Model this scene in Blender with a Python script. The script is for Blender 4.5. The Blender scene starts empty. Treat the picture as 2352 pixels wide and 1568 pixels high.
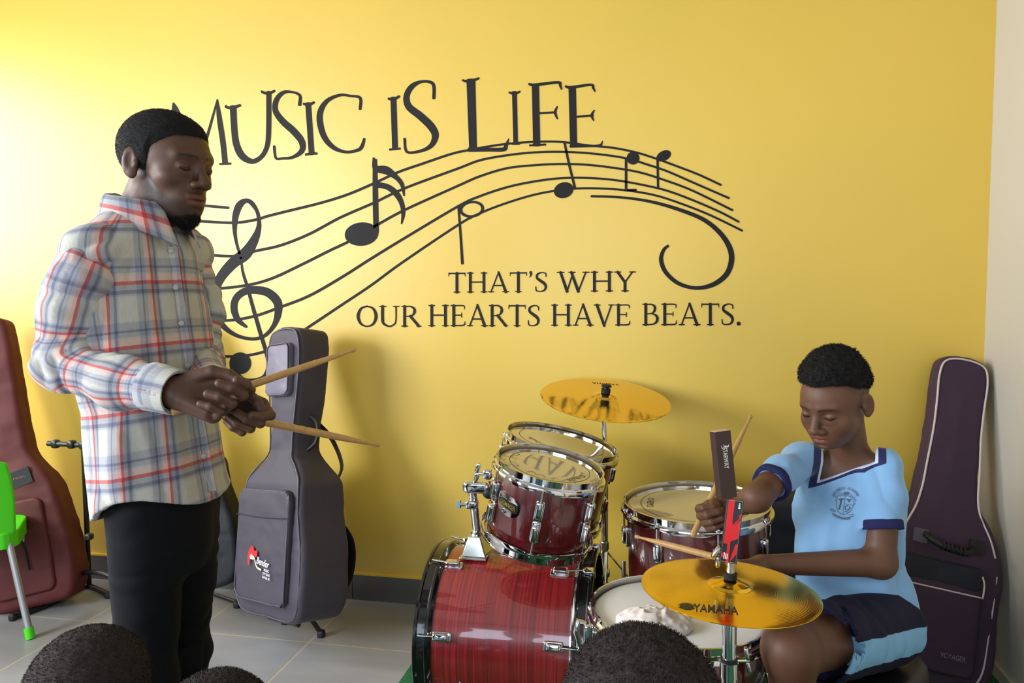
import bpy, math, random
import numpy as np
from mathutils import Vector, Matrix

# ------------------------------------------------------------------ camera, light, exposure
F_PX, YAW, PITCH, ROLL, DIST, EYE = 1748.3, -0.2056, -0.0706, -0.0075, 2.92, 1.30
XR = 1.07          # side wall on the right (the yellow wall is y = 0)
XL, YB, HC = -3.95, -6.2, 3.0
S = bpy.context.scene
COL = S.collection
def _basis():
    cy, sy, cp, sp = math.cos(YAW), math.sin(YAW), math.cos(PITCH), math.sin(PITCH)
    f = np.array([sy*cp, cy*cp, sp]); r = np.array([cy, -sy, 0.]); u = np.cross(r, f)
    c, s = math.cos(ROLL), math.sin(ROLL)
    return c*r+s*u, -s*r+c*u, f
CR, CU, CF = _basis()
CAM = np.array([0., -DIST, EYE])
cd = bpy.data.cameras.new('camera'); cam = bpy.data.objects.new('camera', cd); COL.objects.link(cam)
cd.sensor_width = 36; cd.lens = 36*F_PX/2352; cd.clip_start = .05
cam.matrix_world = Matrix([[CR[0], CU[0], -CF[0], CAM[0]], [CR[1], CU[1], -CF[1], CAM[1]], [CR[2], CU[2], -CF[2], CAM[2]], [0, 0, 0, 1]])
S.camera = cam
S.view_settings.view_transform = 'Standard'; S.view_settings.look = 'None'
S.view_settings.gamma = 1; S.view_settings.use_curve_mapping = False
S.view_settings.exposure = 0.06
S.cycles.use_denoising = True
S.cycles.max_bounces = 8; S.cycles.diffuse_bounces = 5; S.cycles.glossy_bounces = 5
S.cycles.sample_clamp_indirect = 6
S.cycles.caustics_reflective = False; S.cycles.caustics_refractive = False
W = bpy.data.worlds.new('world'); S.world = W; W.use_nodes = True
W.node_tree.nodes['Background'].inputs[0].default_value = (.62, .78, 1, 1)
W.node_tree.nodes['Background'].inputs[1].default_value = 2.2
def area(name, loc, to, sx, sy, energy, color, spread=180):
    l = bpy.data.lights.new(name, 'AREA'); l.shape = 'RECTANGLE'; l.size = sx; l.size_y = sy
    l.energy = energy; l.color = color; l.spread = math.radians(spread)
    o = bpy.data.objects.new(name, l); COL.objects.link(o); o.location = loc
    d = Vector(to)-Vector(loc); o.rotation_euler = d.to_track_quat('-Z', 'Y').to_euler()
    return o
# daylight through the two windows of the room: one in the left wall, one behind the camera
WIN_L = (-1.60, -.35, 1.15, 2.55)       # y0, y1, z0, z1 in the wall x = XL
WIN_B = (-2.6, .2, 1.0, 2.3)           # x0, x1, z0, z1 in the wall y = YB
area('window_daylight', (XL+.04, -.97, 1.85), (XL+2, -.80, 1.15), 1.2, 1.36, 54, (1, .97, .93), 160)
WIN_L2 = (-4.7, -2.5, 1.15, 2.55)
area('window_daylight_side', (XL+.04, -3.6, 1.85), (-.4, -1.9, .2), 2.1, 1.36, 175, (.90, .95, 1), 140)
area('window_daylight_rear', (-1.2, YB+.04, 1.65), (-.9, 0, .75), 2.76, 1.26, 55, (.72, .86, 1))

# ------------------------------------------------------------------ helpers
def pt(px, py, d):                     # point d metres in front of the camera, seen at pixel px, py
    return CAM + d*(CF + (px-1176)/F_PX*CR - (py-784)/F_PX*CU)
def ray(px, py):
    return CF + (px-1176)/F_PX*CR - (py-784)/F_PX*CU
def at_y(px, py, Y):
    r = ray(px, py); return CAM + r*((Y-CAM[1])/r[1])
def at_z(px, py, Z=0.):
    r = ray(px, py); return CAM + r*((Z-CAM[2])/r[2])
def at_x(px, py, X):
    r = ray(px, py); return CAM + r*((X-CAM[0])/r[0])
def nrm(v):
    v = np.asarray(v, float); return v/np.linalg.norm(v)
def lin(c):
    return tuple(((x/255)/12.92 if x/255 <= .04045 else ((x/255+.055)/1.055)**2.4) for x in c)
WLOC = {}
def empty(name, loc, label=None, cat=None, group=None):
    o = bpy.data.objects.new(name, None); COL.objects.link(o); o.location = [float(x) for x in loc]
    o.empty_display_size = .05; WLOC[o.name] = np.array(loc, float)
    tag(o, label, cat, group); return o
def tag(o, label=None, cat=None, group=None, kind=None):
    if label: o['label'] = label
    if cat: o['category'] = cat
    if group: o['group'] = group
    if kind: o['kind'] = kind
    return o
class G:
    """collects vertices and faces in world coordinates"""
    def __init__(s): s.v = []; s.f = []; s.uv = None; s.att = {}
    def add(s, v, f):
        n = len(s.v); s.v.extend([tuple(map(float, p)) for p in v]); s.f.extend([tuple(i+n for i in q) for q in f]); return s
    def box(s, c, h, M=None):
        M = np.eye(3) if M is None else M
        v = [np.array(c)+M@(np.array([a, b, d])*h) for a in (-1, 1) for b in (-1, 1) for d in (-1, 1)]
        return s.add(v, [(0, 1, 3, 2), (4, 6, 7, 5), (0, 4, 5, 1), (2, 3, 7, 6), (0, 2, 6, 4), (1, 5, 7, 3)])
    def sq(s, c, h, M=None, e1=.35, e2=.35, nu=24, nv=14):       # rounded block (superquadric)
        M = np.eye(3) if M is None else M
        def p(x, e): return math.copysign(abs(x)**e, x)
        v = []
        for j in range(nv+1):
            t = -math.pi/2+math.pi*j/nv
            for i in range(nu):
                a = 2*math.pi*i/nu
                v.append(np.array(c)+M@(np.array([p(math.cos(t), e1)*p(math.cos(a), e2), p(math.cos(t), e1)*p(math.sin(a), e2), p(math.sin(t), e1)])*h))
        f = [(j*nu+i, j*nu+(i+1) % nu, (j+1)*nu+(i+1) % nu, (j+1)*nu+i) for j in range(nv) for i in range(nu)]
        return s.add(v, f)
    def tube(s, pts, r, n=12, closed=False, cap=True, flat=1., up=None):
        pts = [np.array(p, float) for p in pts]; m = len(pts)
        rs = r if hasattr(r, '__len__') else [r]*m
        T = []
        for i in range(m):
            a = pts[(i-1) % m] if (i > 0 or closed) else pts[i]; b = pts[(i+1) % m] if (i < m-1 or closed) else pts[i]
            T.append(nrm(b-a))
        u = np.array(up, float) if up is not None else (np.array([0, 0, 1.]) if abs(T[0][2]) < .9 else np.array([1., 0, 0]))
        base = len(s.v); v = []
        for i in range(m):
            if up is not None: u = np.array(up, float)
            u = nrm(u-T[i]*(u@T[i])); w = np.cross(T[i], u)
            for k in range(n):
                a = 2*math.pi*k/n; v.append(pts[i]+rs[i]*(math.cos(a)*w+math.sin(a)*u*flat))
        f = []
        for i in range(m if closed else m-1):
            j = (i+1) % m
            f += [(i*n+k, i*n+(k+1) % n, j*n+(k+1) % n, j*n+k) for k in range(n)]
        if cap and not closed: f += [tuple(range(n))[::-1], tuple((m-1)*n+k for k in range(n))]
        return s.add(v, f)
    def lathe(s, prof, c=(0, 0, 0), M=None, n=64, mod=None, closed=False):  # prof: (r, z) list, axis = local z
        M = np.eye(3) if M is None else M
        v = []; m = len(prof)
        for k in range(n):
            a = 2*math.pi*k/n
            for j, (r, z) in enumerate(prof):
                if mod: r, z = mod(j, a, r, z)
                v.append(np.array(c)+M@np.array([r*math.cos(a), r*math.sin(a), z]))
        f = []
        for k in range(n):
            k2 = (k+1) % n
            for j in range(m if closed else m-1):
                j2 = (j+1) % m
                f.append((k*m+j, k2*m+j, k2*m+j2, k*m+j2))
        return s.add(v, f)
    def poly(s, pts): return s.add(pts, [tuple(range(len(pts)))])
def frame(z, x=None):
    """3x3 matrix whose columns are x, y, z axes; z given, x as near as possible to the hint"""
    z = nrm(z); x = np.array([1., 0, 0]) if x is None else np.array(x, float)
    x = x-z*(x@z)
    if np.linalg.norm(x) < 1e-5: x = np.array([0, 1., 0])-z*z[1]
    x = nrm(x); y = np.cross(z, x); return np.array([x, y, z]).T
def obj(name, g, mat, parent=None, smooth=True, angle=40, sub=0, origin=None):
    v = np.array(g.v, float).reshape(-1, 3)
    c = np.array(origin, float) if origin is not None else (v.min(0)+v.max(0))/2
    if parent is None and origin is None: c[2] = v[:, 2].min()
    me = bpy.data.meshes.new(name); me.from_pydata((v-c).tolist(), [], [list(f) for f in g.f]); me.update()
    if smooth:
        me.polygons.foreach_set('use_smooth', [True]*len(me.polygons))
        if angle < 180: me.set_sharp_from_angle(angle=math.radians(angle))
    for k, a in g.att.items():
        a = np.asarray(a, np.float32)
        if a.ndim == 1: at = me.attributes.new(k, 'FLOAT', 'POINT'); at.data.foreach_set('value', a)
        else: at = me.attributes.new(k, 'FLOAT_VECTOR', 'POINT'); at.data.foreach_set('vector', a.ravel())
    if mat: me.materials.append(mat)
    o = bpy.data.objects.new(name, me); COL.objects.link(o); WLOC[o.name] = c
    if parent is not None:
        o.parent = parent; o.location = (c-WLOC[parent.name]).tolist()
    else: o.location = c.tolist()
    if sub:
        m = o.modifiers.new('sub', 'SUBSURF'); m.levels = sub; m.render_levels = sub
    return o
def smoothpath(P, n=8, closed=False):
    P = [np.array(p, float) for p in P]; m = len(P); out = []
    for i in range(m if closed else m-1):
        if closed: a, b, c, d = P[(i-1) % m], P[i], P[(i+1) % m], P[(i+2) % m]
        else: a, b, c, d = P[max(i-1, 0)], P[i], P[i+1], P[min(i+2, m-1)]
        for k in range(n):
            t = k/n
            out.append(.5*((2*b)+(-a+c)*t+(2*a-5*b+4*c-d)*t*t+(-a+3*b-3*c+d)*t**3))
    if not closed: out.append(P[-1])
    return out
# ------------------------------------------------------------------ materials
MATS = {}
def mat(name, col=(128, 128, 128), rough=.5, metal=0., spec=.5, coat=0., bump=None, noise=None, lincol=None, sheen=0., alpha=1., trans=0.):
    if name in MATS: return MATS[name]
    m = bpy.data.materials.new(name); m.use_nodes = True; MATS[name] = m
    nt = m.node_tree; b = nt.nodes['Principled BSDF']
    c = lincol or lin(col)
    b.inputs['Base Color'].default_value = (*c, 1); b.inputs['Roughness'].default_value = rough
    b.inputs['Metallic'].default_value = metal; b.inputs['Specular IOR Level'].default_value = spec
    b.inputs['Coat Weight'].default_value = coat; b.inputs['Coat Roughness'].default_value = .05
    b.inputs['Sheen Weight'].default_value = sheen; b.inputs['Alpha'].default_value = alpha
    b.inputs['Transmission Weight'].default_value = trans
    if noise:      # (scale, amount 0..1 towards colour 2, colour 2)
        tc = nt.nodes.new('ShaderNodeTexCoord'); n = nt.nodes.new('ShaderNodeTexNoise')
        n.inputs['Scale'].default_value = noise[0]; n.inputs['Detail'].default_value = 5
        if len(noise) > 3:
            mp = nt.nodes.new('ShaderNodeMapping'); mp.inputs['Scale'].default_value = noise[3]
            nt.links.new(tc.outputs['Object'], mp.inputs[0]); nt.links.new(mp.outputs[0], n.inputs['Vector'])
        else: nt.links.new(tc.outputs['Object'], n.inputs['Vector'])
        mr = nt.nodes.new('ShaderNodeMapRange'); mr.inputs[1].default_value = .35; mr.inputs[2].default_value = .65
        mr.inputs[4].default_value = noise[1]
        mx = nt.nodes.new('ShaderNodeMix'); mx.data_type = 'RGBA'
        mx.inputs[6].default_value = (*c, 1); mx.inputs[7].default_value = (*lin(noise[2]), 1)
        nt.links.new(n.outputs['Fac'], mr.inputs[0]); nt.links.new(mr.outputs[0], mx.inputs[0]); nt.links.new(mx.outputs[2], b.inputs['Base Color'])
    if bump:       # (scale, strength, distance)
        tc = nt.nodes.new('ShaderNodeTexCoord'); n = nt.nodes.new('ShaderNodeTexNoise')
        n.inputs['Scale'].default_value = bump[0]; n.inputs['Detail'].default_value = 4
        nt.links.new(tc.outputs['Object'], n.inputs['Vector'])
        bp = nt.nodes.new('ShaderNodeBump'); bp.inputs['Strength'].default_value = bump[1]; bp.inputs['Distance'].default_value = bump[2]
        nt.links.new(n.outputs['Fac'], bp.inputs['Height']); nt.links.new(bp.outputs[0], b.inputs['Normal'])
    return m
chrome = mat('chrome', (215, 215, 218), .07, 1.)
dchrome = mat('worn chrome', (170, 170, 172), .2, 1.)
blackp = mat('black plastic', (18, 18, 19), .38)
rubber = mat('black rubber', (14, 14, 14), .6)
paint = mat('black wall paint', (28, 25, 27), .65, spec=.25, noise=(9, .5, (23, 20, 20)))

# ------------------------------------------------------------------ room shell
def slab(name, a, b, m, parent=None, kind='structure', angle=40):
    g = G(); a = np.array(a, float); b = np.array(b, float); g.box((a+b)/2, (b-a)/2)
    o = obj(name, g, m, parent, smooth=False); o['kind'] = kind; return o
yellow = mat('yellow wall paint', lincol=(.66, .452, .066), rough=.38, spec=.5, coat=.35, bump=(60, .08, .004), noise=(1.3, .35, (225, 186, 72)))
cream = mat('cream wall paint', (196, 189, 176), .6, bump=(60, .1, .004))
white = mat('white ceiling paint', (186, 184, 178), .8)
yellow.node_tree.nodes['Principled BSDF'].inputs['Coat Roughness'].default_value = .4
slab('wall_back', (XL-.2, 0, 0), (XR+.2, .2, HC), yellow)
slab('wall_right', (XR, YB, 0), (XR+.2, 0, HC), cream)
slab('ceiling', (XL-.2, YB-.2, HC), (XR+.2, .2, HC+.15), white)
g = G()                                # left wall with a window opening
y0, y1, z0, z1 = WIN_L; y2, y3 = WIN_L2[:2]
for a, b in (((XL-.2, YB-.2, 0), (XL, y2, HC)), ((XL-.2, y3, 0), (XL, y0, HC)), ((XL-.2, y2, 0), (XL, y3, z0)), ((XL-.2, y2, z1), (XL, y3, HC)), ((XL-.2, y1, 0), (XL, 0, HC)), ((XL-.2, y0, 0), (XL, y1, z0)), ((XL-.2, y0, z1), (XL, y1, HC))):
    a = np.array(a); b = np.array(b); g.box((a+b)/2, (b-a)/2)
obj('wall_left', g, cream, smooth=False)['kind'] = 'structure'
g = G(); x0, x1, z0, z1 = WIN_B
for a, b in (((XL, YB-.2, 0), (x0, YB, HC)), ((x1, YB-.2, 0), (XR+.2, YB, HC)), ((x0, YB-.2, 0), (x1, YB, z0)), ((x0, YB-.2, z1), (x1, YB, HC))):
    a = np.array(a); b = np.array(b); g.box((a+b)/2, (b-a)/2)
obj('wall_front', g, cream, smooth=False)['kind'] = 'structure'
winframe = mat('white window frame', (230, 230, 230), .4)
def window(name, axis, a0, a1, z0, z1, pos):
    def P(a, z, t): return (pos+t, a, z) if axis == 'x' else (a, pos+t, z)
    g = G(); w = .025
    segs = [((a0, z0), (a1, z0)), ((a0, z1), (a1, z1)), ((a0, z0), (a0, z1)), ((a1, z0), (a1, z1)), (((a0+a1)/2, z0), ((a0+a1)/2, z1))]
    for (p, q), (r, s_) in segs:
        c = np.array(P((p+r)/2, (q+s_)/2, -.1)); h = [abs(p-r)/2+w, .02, abs(q-s_)/2+w]
        if axis == 'x': h = [h[1], h[0], h[2]]
        g.box(c, h)
    o = obj(name, g, winframe, smooth=False); o['kind'] = 'structure'
window('window_1', 'x', WIN_L[0]+.03, WIN_L[1]-.03, WIN_L[2]+.03, WIN_L[3]-.03, XL)
window('window_3', 'x', WIN_L2[0]+.03, WIN_L2[1]-.03, WIN_L2[2]+.03, WIN_L2[3]-.03, XL)
window('window_2', 'y', WIN_B[0]+.03, WIN_B[1]-.03, WIN_B[2]+.03, WIN_B[3]-.03, YB)
# tiled floor
def floor_mat():
    m = bpy.data.materials.new('grey floor tile'); m.use_nodes = True; nt = m.node_tree; b = nt.nodes['Principled BSDF']
    tc = nt.nodes.new('ShaderNodeTexCoord'); mp = nt.nodes.new('ShaderNodeMapping')
    T = .475; mp.inputs['Location'].default_value = (1.2982/T+.0*T, .4071/T, 0); mp.inputs['Scale'].default_value = (1/T, 1/T, 1)
    nt.links.new(tc.outputs['Object'], mp.inputs[0])
    br = nt.nodes.new('ShaderNodeTexBrick'); br.offset = 0; br.inputs['Scale'].default_value = 1
    br.inputs['Mortar Size'].default_value = .007; br.inputs['Brick Width'].default_value = 1; br.inputs['Row Height'].default_value = 1
    br.inputs['Mortar Smooth'].default_value = .1
    br.inputs['Color1'].default_value = (*lin((150, 150, 152)), 1); br.inputs['Color2'].default_value = (*lin((144, 144, 147)), 1)
    br.inputs['Mortar'].default_value = (*lin((186, 172, 140)), 1)
    nt.links.new(mp.outputs[0], br.inputs['Vector'])
    n = nt.nodes.new('ShaderNodeTexNoise'); n.inputs['Scale'].default_value = 2.2; n.inputs['Detail'].default_value = 8; n.inputs['Distortion'].default_value = .6
    mp2 = nt.nodes.new('ShaderNodeMapping'); mp2.inputs['Scale'].default_value = (.8, 2.2, 1)
    nt.links.new(tc.outputs['Object'], mp2.inputs[0]); nt.links.new(mp2.outputs[0], n.inputs['Vector'])
    mx = nt.nodes.new('ShaderNodeMix'); mx.data_type = 'RGBA'; mx.blend_type = 'MULTIPLY'
    mr = nt.nodes.new('ShaderNodeMapRange'); mr.inputs[1].default_value = .3; mr.inputs[2].default_value = .7; mr.inputs[3].default_value = .55; mr.inputs[4].default_value = 0
    nt.links.new(n.outputs['Fac'], mr.inputs[0]); nt.links.new(mr.outputs[0], mx.inputs[0])
    nt.links.new(br.outputs['Color'], mx.inputs[6]); mx.inputs[7].default_value = (.55, .54, .53, 1)
    nt.links.new(mx.outputs[2], b.inputs['Base Color']); b.inputs['Roughness'].default_value = .38
    return m
o = slab('floor', (XL-.2, YB-.2, -.1), (XR+.2, .2, 0), floor_mat())
o.location = (0, 0, -.1)
me = o.data
for v in me.vertices: v.co += Vector(((XL+XR)/2, (YB)/2, 0))
# skirting tiles
skirt = mat('grey skirting tile', (92, 91, 90), .4, noise=(8, .6, (76, 75, 74)))
BH = .107
g = G(); x = XL; rnd = random.Random(3)
xs = [-1.2982+.475*k for k in range(-6, 6)]
xs = [XL+.012]+[q for q in xs if XL+.02 < q < XR-.02]+[XR]
for a, b in zip(xs[:-1], xs[1:]): g.box(((a+b)/2, -.006, BH/2), ((b-a)/2-.0015, .006, BH/2))
obj('baseboard_back', g, skirt, smooth=False)['kind'] = 'structure'
ledge = mat('yellow painted ledge', lincol=(.80, .56, .05), rough=.35)
slab('trim_1', (XL, -.012, BH), (XR, 0, BH+.008), ledge)
sidetrim = mat('cream skirting', (196, 186, 158), .5)
slab('baseboard_right', (XR-.012, YB, 0), (XR, -.012, .045), sidetrim)
slab('baseboard_left', (XL, YB, 0), (XL+.012, -.012, BH), skirt)

# ------------------------------------------------------------------ wall mural (painted lettering and staff), traced onto the wall plane
def c7(x, y): return 380+x*.47182, 160+y*.47182
def c8(x, y): return 1000+x*.40816, 160+y*.40816
LAY = [0]
def wallp(px, py):
    p = at_y(px, py, 0.); p[1] = -.0012-.00012*(LAY[0] % 9); return p
def stroke(g, P, tr=None, sc=1., w=None, sm=6, raw=None):
    """brush stroke of varying width through P = (x, y, w) in the given drawing frame"""
    LAY[0] += 1
    Q = [(*( (tr(p[0], p[1]) if tr else p[:2])), (p[2] if len(p) > 2 else w)*sc) for p in P]
    Q = smoothpath(Q, sm) if len(Q) > 2 and sm > 1 else [np.array(q, float) for q in Q]
    n = len(Q); L = []; R = []
    for i in range(n):
        a = Q[max(i-1, 0)]; b = Q[min(i+1, n-1)]; t = (b-a)[:2]; t = t/max(np.hypot(*t), 1e-6); nn = np.array([-t[1], t[0]])
        L.append(Q[i][:2]+nn*Q[i][2]/2); R.append(Q[i][:2]-nn*Q[i][2]/2)
    def cap(q, t):
        a0 = math.atan2(t[1], t[0]); 
        e = np.array([math.cos(a0), math.sin(a0)]); h = np.array([-e[1], e[0]]); k = min(q[2]/2, cw)
        return [q[:2]+h*q[2]/2*sgn*b+e*k*c for b, c in ((-.96, .35), (-.8, .8), (0, 1), (.8, .8), (.96, .35)) for sgn in (1,)]
    t1 = (Q[-1]-Q[-2])[:2]; t0 = (Q[0]-Q[1])[:2]
    mp = raw or wallp; cw = 3.2 if tr and sc != 1. else 1e9
    V = [mp(*p) for p in L]+[mp(*p) for p in R]
    f = [(i, i+1, n+i+1, n+i) for i in range(n-1)]
    g.add(V, f)
    # round ends
    e = [mp(*p) for p in [R[-1]]+cap(Q[-1], t1)+[L[-1]]]; g.poly(e)
    e = [mp(*p) for p in [L[0]]+cap(Q[0], t0)+[R[0]]]; g.poly(e)
def blob(g, cx, cy, rx, ry, ang, tr=None, hole=0., raw=None):
    LAY[0] += 1; mp = raw or wallp; v = []; a0 = math.radians(ang)
    for s_ in ((1., 1.) if not hole else (1., hole)):
        for k in range(36):
            a = 2*math.pi*k/36; x, y = rx*math.cos(a), ry*math.sin(a)
            if s_ != 1.: x *= s_; y *= s_*.93
            x, y = x*math.cos(a0)-y*math.sin(a0), x*math.sin(a0)+y*math.cos(a0)
            v.append(mp(*(tr(cx+x, cy+y) if tr else (cx+x, cy+y))))
        if not hole: break
    if hole: g.add(v, [(k, (k+1) % 36, 36+(k+1) % 36, 36+k) for k in range(36)])
    else: g.add(v, [tuple(range(36))])
K7, K8 = .47182, .40816
head_letters = [   # (drawing frame, scale, [strokes])
 (c7, K7, [[(40, 165, 8), (55, 200, 24), (110, 330, 32), (165, 455, 30)], [(253, 148, 8), (215, 285, 13), (165, 455, 14)], [(40, 165, 10), (22, 300, 13), (-5, 462, 13)], [(253, 148, 8), (262, 230, 24), (280, 350, 27), (291, 455, 27)], [(268, 459, 11), (316, 457, 11)], [(-25, 466, 11), (20, 464, 11)]]),
 (c7, K7, [[(330, 180, 32), (335, 280, 30), (345, 360, 32), (372, 418, 34), (418, 446, 26), (458, 432, 22), (488, 392, 22), (502, 320, 24), (504, 110, 24)], [(296, 180, 14), (312, 186, 14), (345, 180, 14), (362, 174, 13)], [(470, 107, 12), (485, 114, 14), (512, 112, 14), (530, 104, 12)]]),
 (c7, K7, [[(654, 170, 18), (654, 125, 14), (610, 108, 12), (570, 114, 20), (540, 150, 26), (536, 200, 28), (570, 250, 32), (625, 300, 34), (664, 350, 32), (664, 395, 26), (620, 426, 16), (570, 432, 13), (538, 430, 12), (530, 375, 14)]]),
 (c7, K7, [[(695, 165, 28), (712, 410, 28)], [(675, 167, 12), (697, 172, 15), (722, 160, 12)], [(685, 413, 12), (712, 408, 14), (735, 408, 12)]]),
 (c7, K7, [[(948, 190, 14), (948, 138, 14), (900, 128, 12), (850, 124, 14), (790, 150, 20), (756, 200, 28), (753, 260, 30), (775, 330, 28), (820, 380, 22), (880, 401, 14), (935, 392, 16), (956, 375, 18), (968, 338, 12)]]),
 (c7, K7, [[(1110, 138, 28), (1118, 385, 28)], [(1088, 142, 12), (1110, 145, 14), (1137, 131, 12)], [(1094, 389, 11), (1140, 384, 11)]]),
 (c7, K7, [[(1307, 138, 16), (1303, 70, 16), (1250, 58, 14), (1200, 82, 26), (1174, 130, 30), (1185, 180, 34), (1240, 225, 37), (1292, 275, 38), (1314, 320, 34), (1295, 368, 24), (1245, 395, 15), (1176, 400, 13), (1165, 338, 14)]]),
 (c8, K8, [[(200, 58, 50), (212, 440, 44)], [(155, 60, 12), (180, 66, 16), (220, 58, 16), (243, 49, 12)], [(190, 450, 26), (300, 450, 22), (385, 448, 24), (398, 425, 20), (413, 390, 6)]]),
 (c8, K8, [[(445, 128, 27), (452, 415, 26)], [(418, 129, 12), (445, 136, 15), (474, 124, 11)], [(435, 418, 11), (470, 418, 11)]]),
 (c8, K8, [[(563, 88, 40), (570, 425, 40)], [(530, 82, 14), (560, 86, 17), (690, 72, 15), (702, 90, 14), (710, 110, 8)], [(585, 245, 12), (675, 240, 12)], [(686, 208, 8), (674, 240, 16), (686, 275, 9)], [(533, 426, 12), (618, 421, 12)]]),
 (c8, K8, [[(770, 98, 42), (778, 430, 40)], [(735, 95, 14), (765, 100, 17), (875, 85, 14), (888, 103, 14), (898, 122, 8)], [(795, 265, 12), (885, 258, 12)], [(893, 230, 8), (880, 258, 16), (890, 285, 8)], [(762, 431, 16), (860, 430, 13), (925, 426, 14), (940, 403, 5)]]),
]
mural = empty('mural_lettering', wallp(880, 270), 'large black serif headline painted on the yellow wall above the music staff', 'lettering')
for tr, sc, L in head_letters:
    g = G()
    for s_ in L: stroke(g, s_, tr, sc)
    obj('letter', g, paint, mural, smooth=False)
# serif capitals: strokes in a unit-high box (y up)
TH, TN, SF = .135, .07, .055
def _st(x): return [[(x-.13, .03, SF), (x+.13, .03, SF)], [(x-.13, .97, SF), (x+.13, .97, SF)], [(x, .03, TH), (x, .97, TH)]]
GL = {
 'T': (.80, [[(.40, .02, TH), (.40, .97, TH)], [(.03, .96, TN), (.77, .96, TN)], [(.03, .98, .05), (.01, .82, .03)], [(.77, .98, .05), (.79, .82, .03)], [(.27, .03, SF), (.53, .03, SF)]]),
 'H': (.96, _st(.16)+_st(.80)+[[(.16, .52, TN), (.80, .52, TN)]]),
 'A': (.92, [[(.46, 1.0, .06), (.10, .02, TN)], [(.46, 1.0, .10), (.80, .02, TH)], [(.22, .34, TN), (.66, .34, TN)], [(.0, .03, SF), (.22, .03, SF)], [(.66, .03, SF), (.93, .03, SF)]]),
 "'": (.22, [[(.11, .98, .13), (.13, .86, .09), (.05, .74, .03)]]),
 'S': (.62, [[(.54, .76, .05), (.52, .92, .06), (.34, .97, .06), (.14, .88, .10), (.12, .70, .12), (.28, .56, .14), (.46, .42, .14), (.53, .26, .12), (.46, .09, .09), (.28, .03, .06), (.09, .07, .06), (.06, .26, .05)]]),
 'W': (1.36, [[(.14, .97, .12), (.42, .02, .14)], [(.42, .02, TN), (.68, .97, TN)], [(.60, .97, .12), (.90, .02, .14)], [(.90, .02, TN), (1.22, .97, TN)], [(.0, .97, SF), (.28, .97, SF)], [(1.10, .97, SF), (1.36, .97, SF)], [(.5, .97, SF), (.76, .97, SF)]]),
 'Y': (.86, [[(.12, .97, .12), (.44, .46, .13)], [(.76, .97, TN), (.44, .46, TN)], [(.44, .50, TH), (.44, .02, TH)], [(.0, .97, SF), (.25, .97, SF)], [(.64, .97, SF), (.88, .97, SF)], [(.31, .03, SF), (.57, .03, SF)]]),
 'O': (.96, [[(.48, .98, TN), (.22, .88, .10), (.09, .62, .14), (.09, .38, .14), (.22, .12, .10), (.48, .02, TN), (.74, .12, .10), (.87, .38, .14), (.87, .62, .14), (.74, .88, .10), (.48, .98, TN)]]),
 'U': (.92, [[(.15, .97, TH), (.15, .40, TH), (.20, .15, .11), (.46, .02, .08), (.70, .14, .07), (.76, .38, .06), (.76, .97, .07)], [(.02, .97, SF), (.30, .97, SF)], [(.64, .97, SF), (.89, .97, SF)]]),
 'R': (.86, _st(.16)+[[(.16, .96, .06), (.42, .97, .07), (.59, .86, .11), (.60, .68, .12), (.48, .53, .07), (.18, .49, .05)], [(.42, .50, .13), (.80, .03, .12)], [(.72, .03, SF), (.90, .02, .04)]]),
 'E': (.74, _st(.16)+[[(.16, .96, .06), (.62, .96, .06), (.66, .80, .03)], [(.16, .52, .06), (.52, .52, .06)], [(.53, .62, .04), (.53, .42, .04)], [(.16, .04, .06), (.62, .05, .07), (.69, .22, .03)]]),
 'V': (.90, [[(.12, .97, .13), (.46, .0, .12)], [(.46, .0, TN), (.80, .97, TN)], [(.0, .97, SF), (.26, .97, SF)], [(.68, .97, SF), (.92, .97, SF)]]),
 'B': (.78, _st(.16)+[[(.16, .96, .06), (.42, .96, .07), (.56, .86, .11), (.55, .67, .11), (.42, .55, .06), (.16, .53, .05)], [(.30, .54, .05), (.50, .52, .07), (.66, .40, .12), (.66, .20, .12), (.50, .06, .07), (.16, .04, .05)]]),
 '.': (.24, []),
 'M': (1.1, _st(.14)+_st(.94)+[[(.16, .97, .12), (.52, .05, .12)], [(.52, .05, TN), (.92, .97, TN)]]),
 'D': (.9, _st(.16)+[[(.16, .96, .06), (.5, .94, .08), (.76, .74, .13), (.80, .5, .14), (.74, .24, .13), (.5, .06, .08), (.16, .04, .05)]]),
 'C': (.86, [[(.78, .76, .05), (.74, .92, .06), (.48, .98, .06), (.22, .86, .11), (.09, .5, .15), (.22, .14, .11), (.50, .02, .07), (.80, .18, .05)]]),
}
def word(parent, txt, x0, x1, yt, yb, slope=0., ink=None, mp=None, one=None, bold=1.):
    tot = sum(GL[c][0]+.07 for c in txt)-.07; H = yb-yt; sx = (x1-x0)/tot; x = 0
    for c in txt:
        w, L = GL[c]; g = one or G(); k = (sx+H)/2
        def tr(u, v, x=x): X = x0+(x+u)*sx; return X, yb-v*H+slope*(X-x0)
        for s_ in L: stroke(g, [(a, b, t*bold) for a, b, t in s_], tr, k)
        if c == '.': blob(g, .11, .07, .09, .09*sx/H, 0, tr)
        if one is None: obj('letter', g, ink or paint, parent, smooth=False)
        x += w+.07
mural2 = empty('mural_lettering', wallp(1240, 720), 'two smaller lines of black serif capitals painted under the music staff', 'lettering')
word(mural2, "THAT'S", 1030, 1258, 626, 672, -.008)
word(mural2, "WHY", 1280, 1458, 624, 670, -.006)
word(mural2, "OUR", 819, 965, 702, 750)
word(mural2, "HEARTS", 984, 1241, 700, 749)
word(mural2, "HAVE", 1266, 1449, 699, 748, -.003)
word(mural2, "BEATS.", 1475, 1703, 697, 747, -.003)
staff = empty('music_staff_mural', wallp(1080, 560), 'black painted treble clef, curved staff and notes sweeping across the yellow wall', 'mural')
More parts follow.
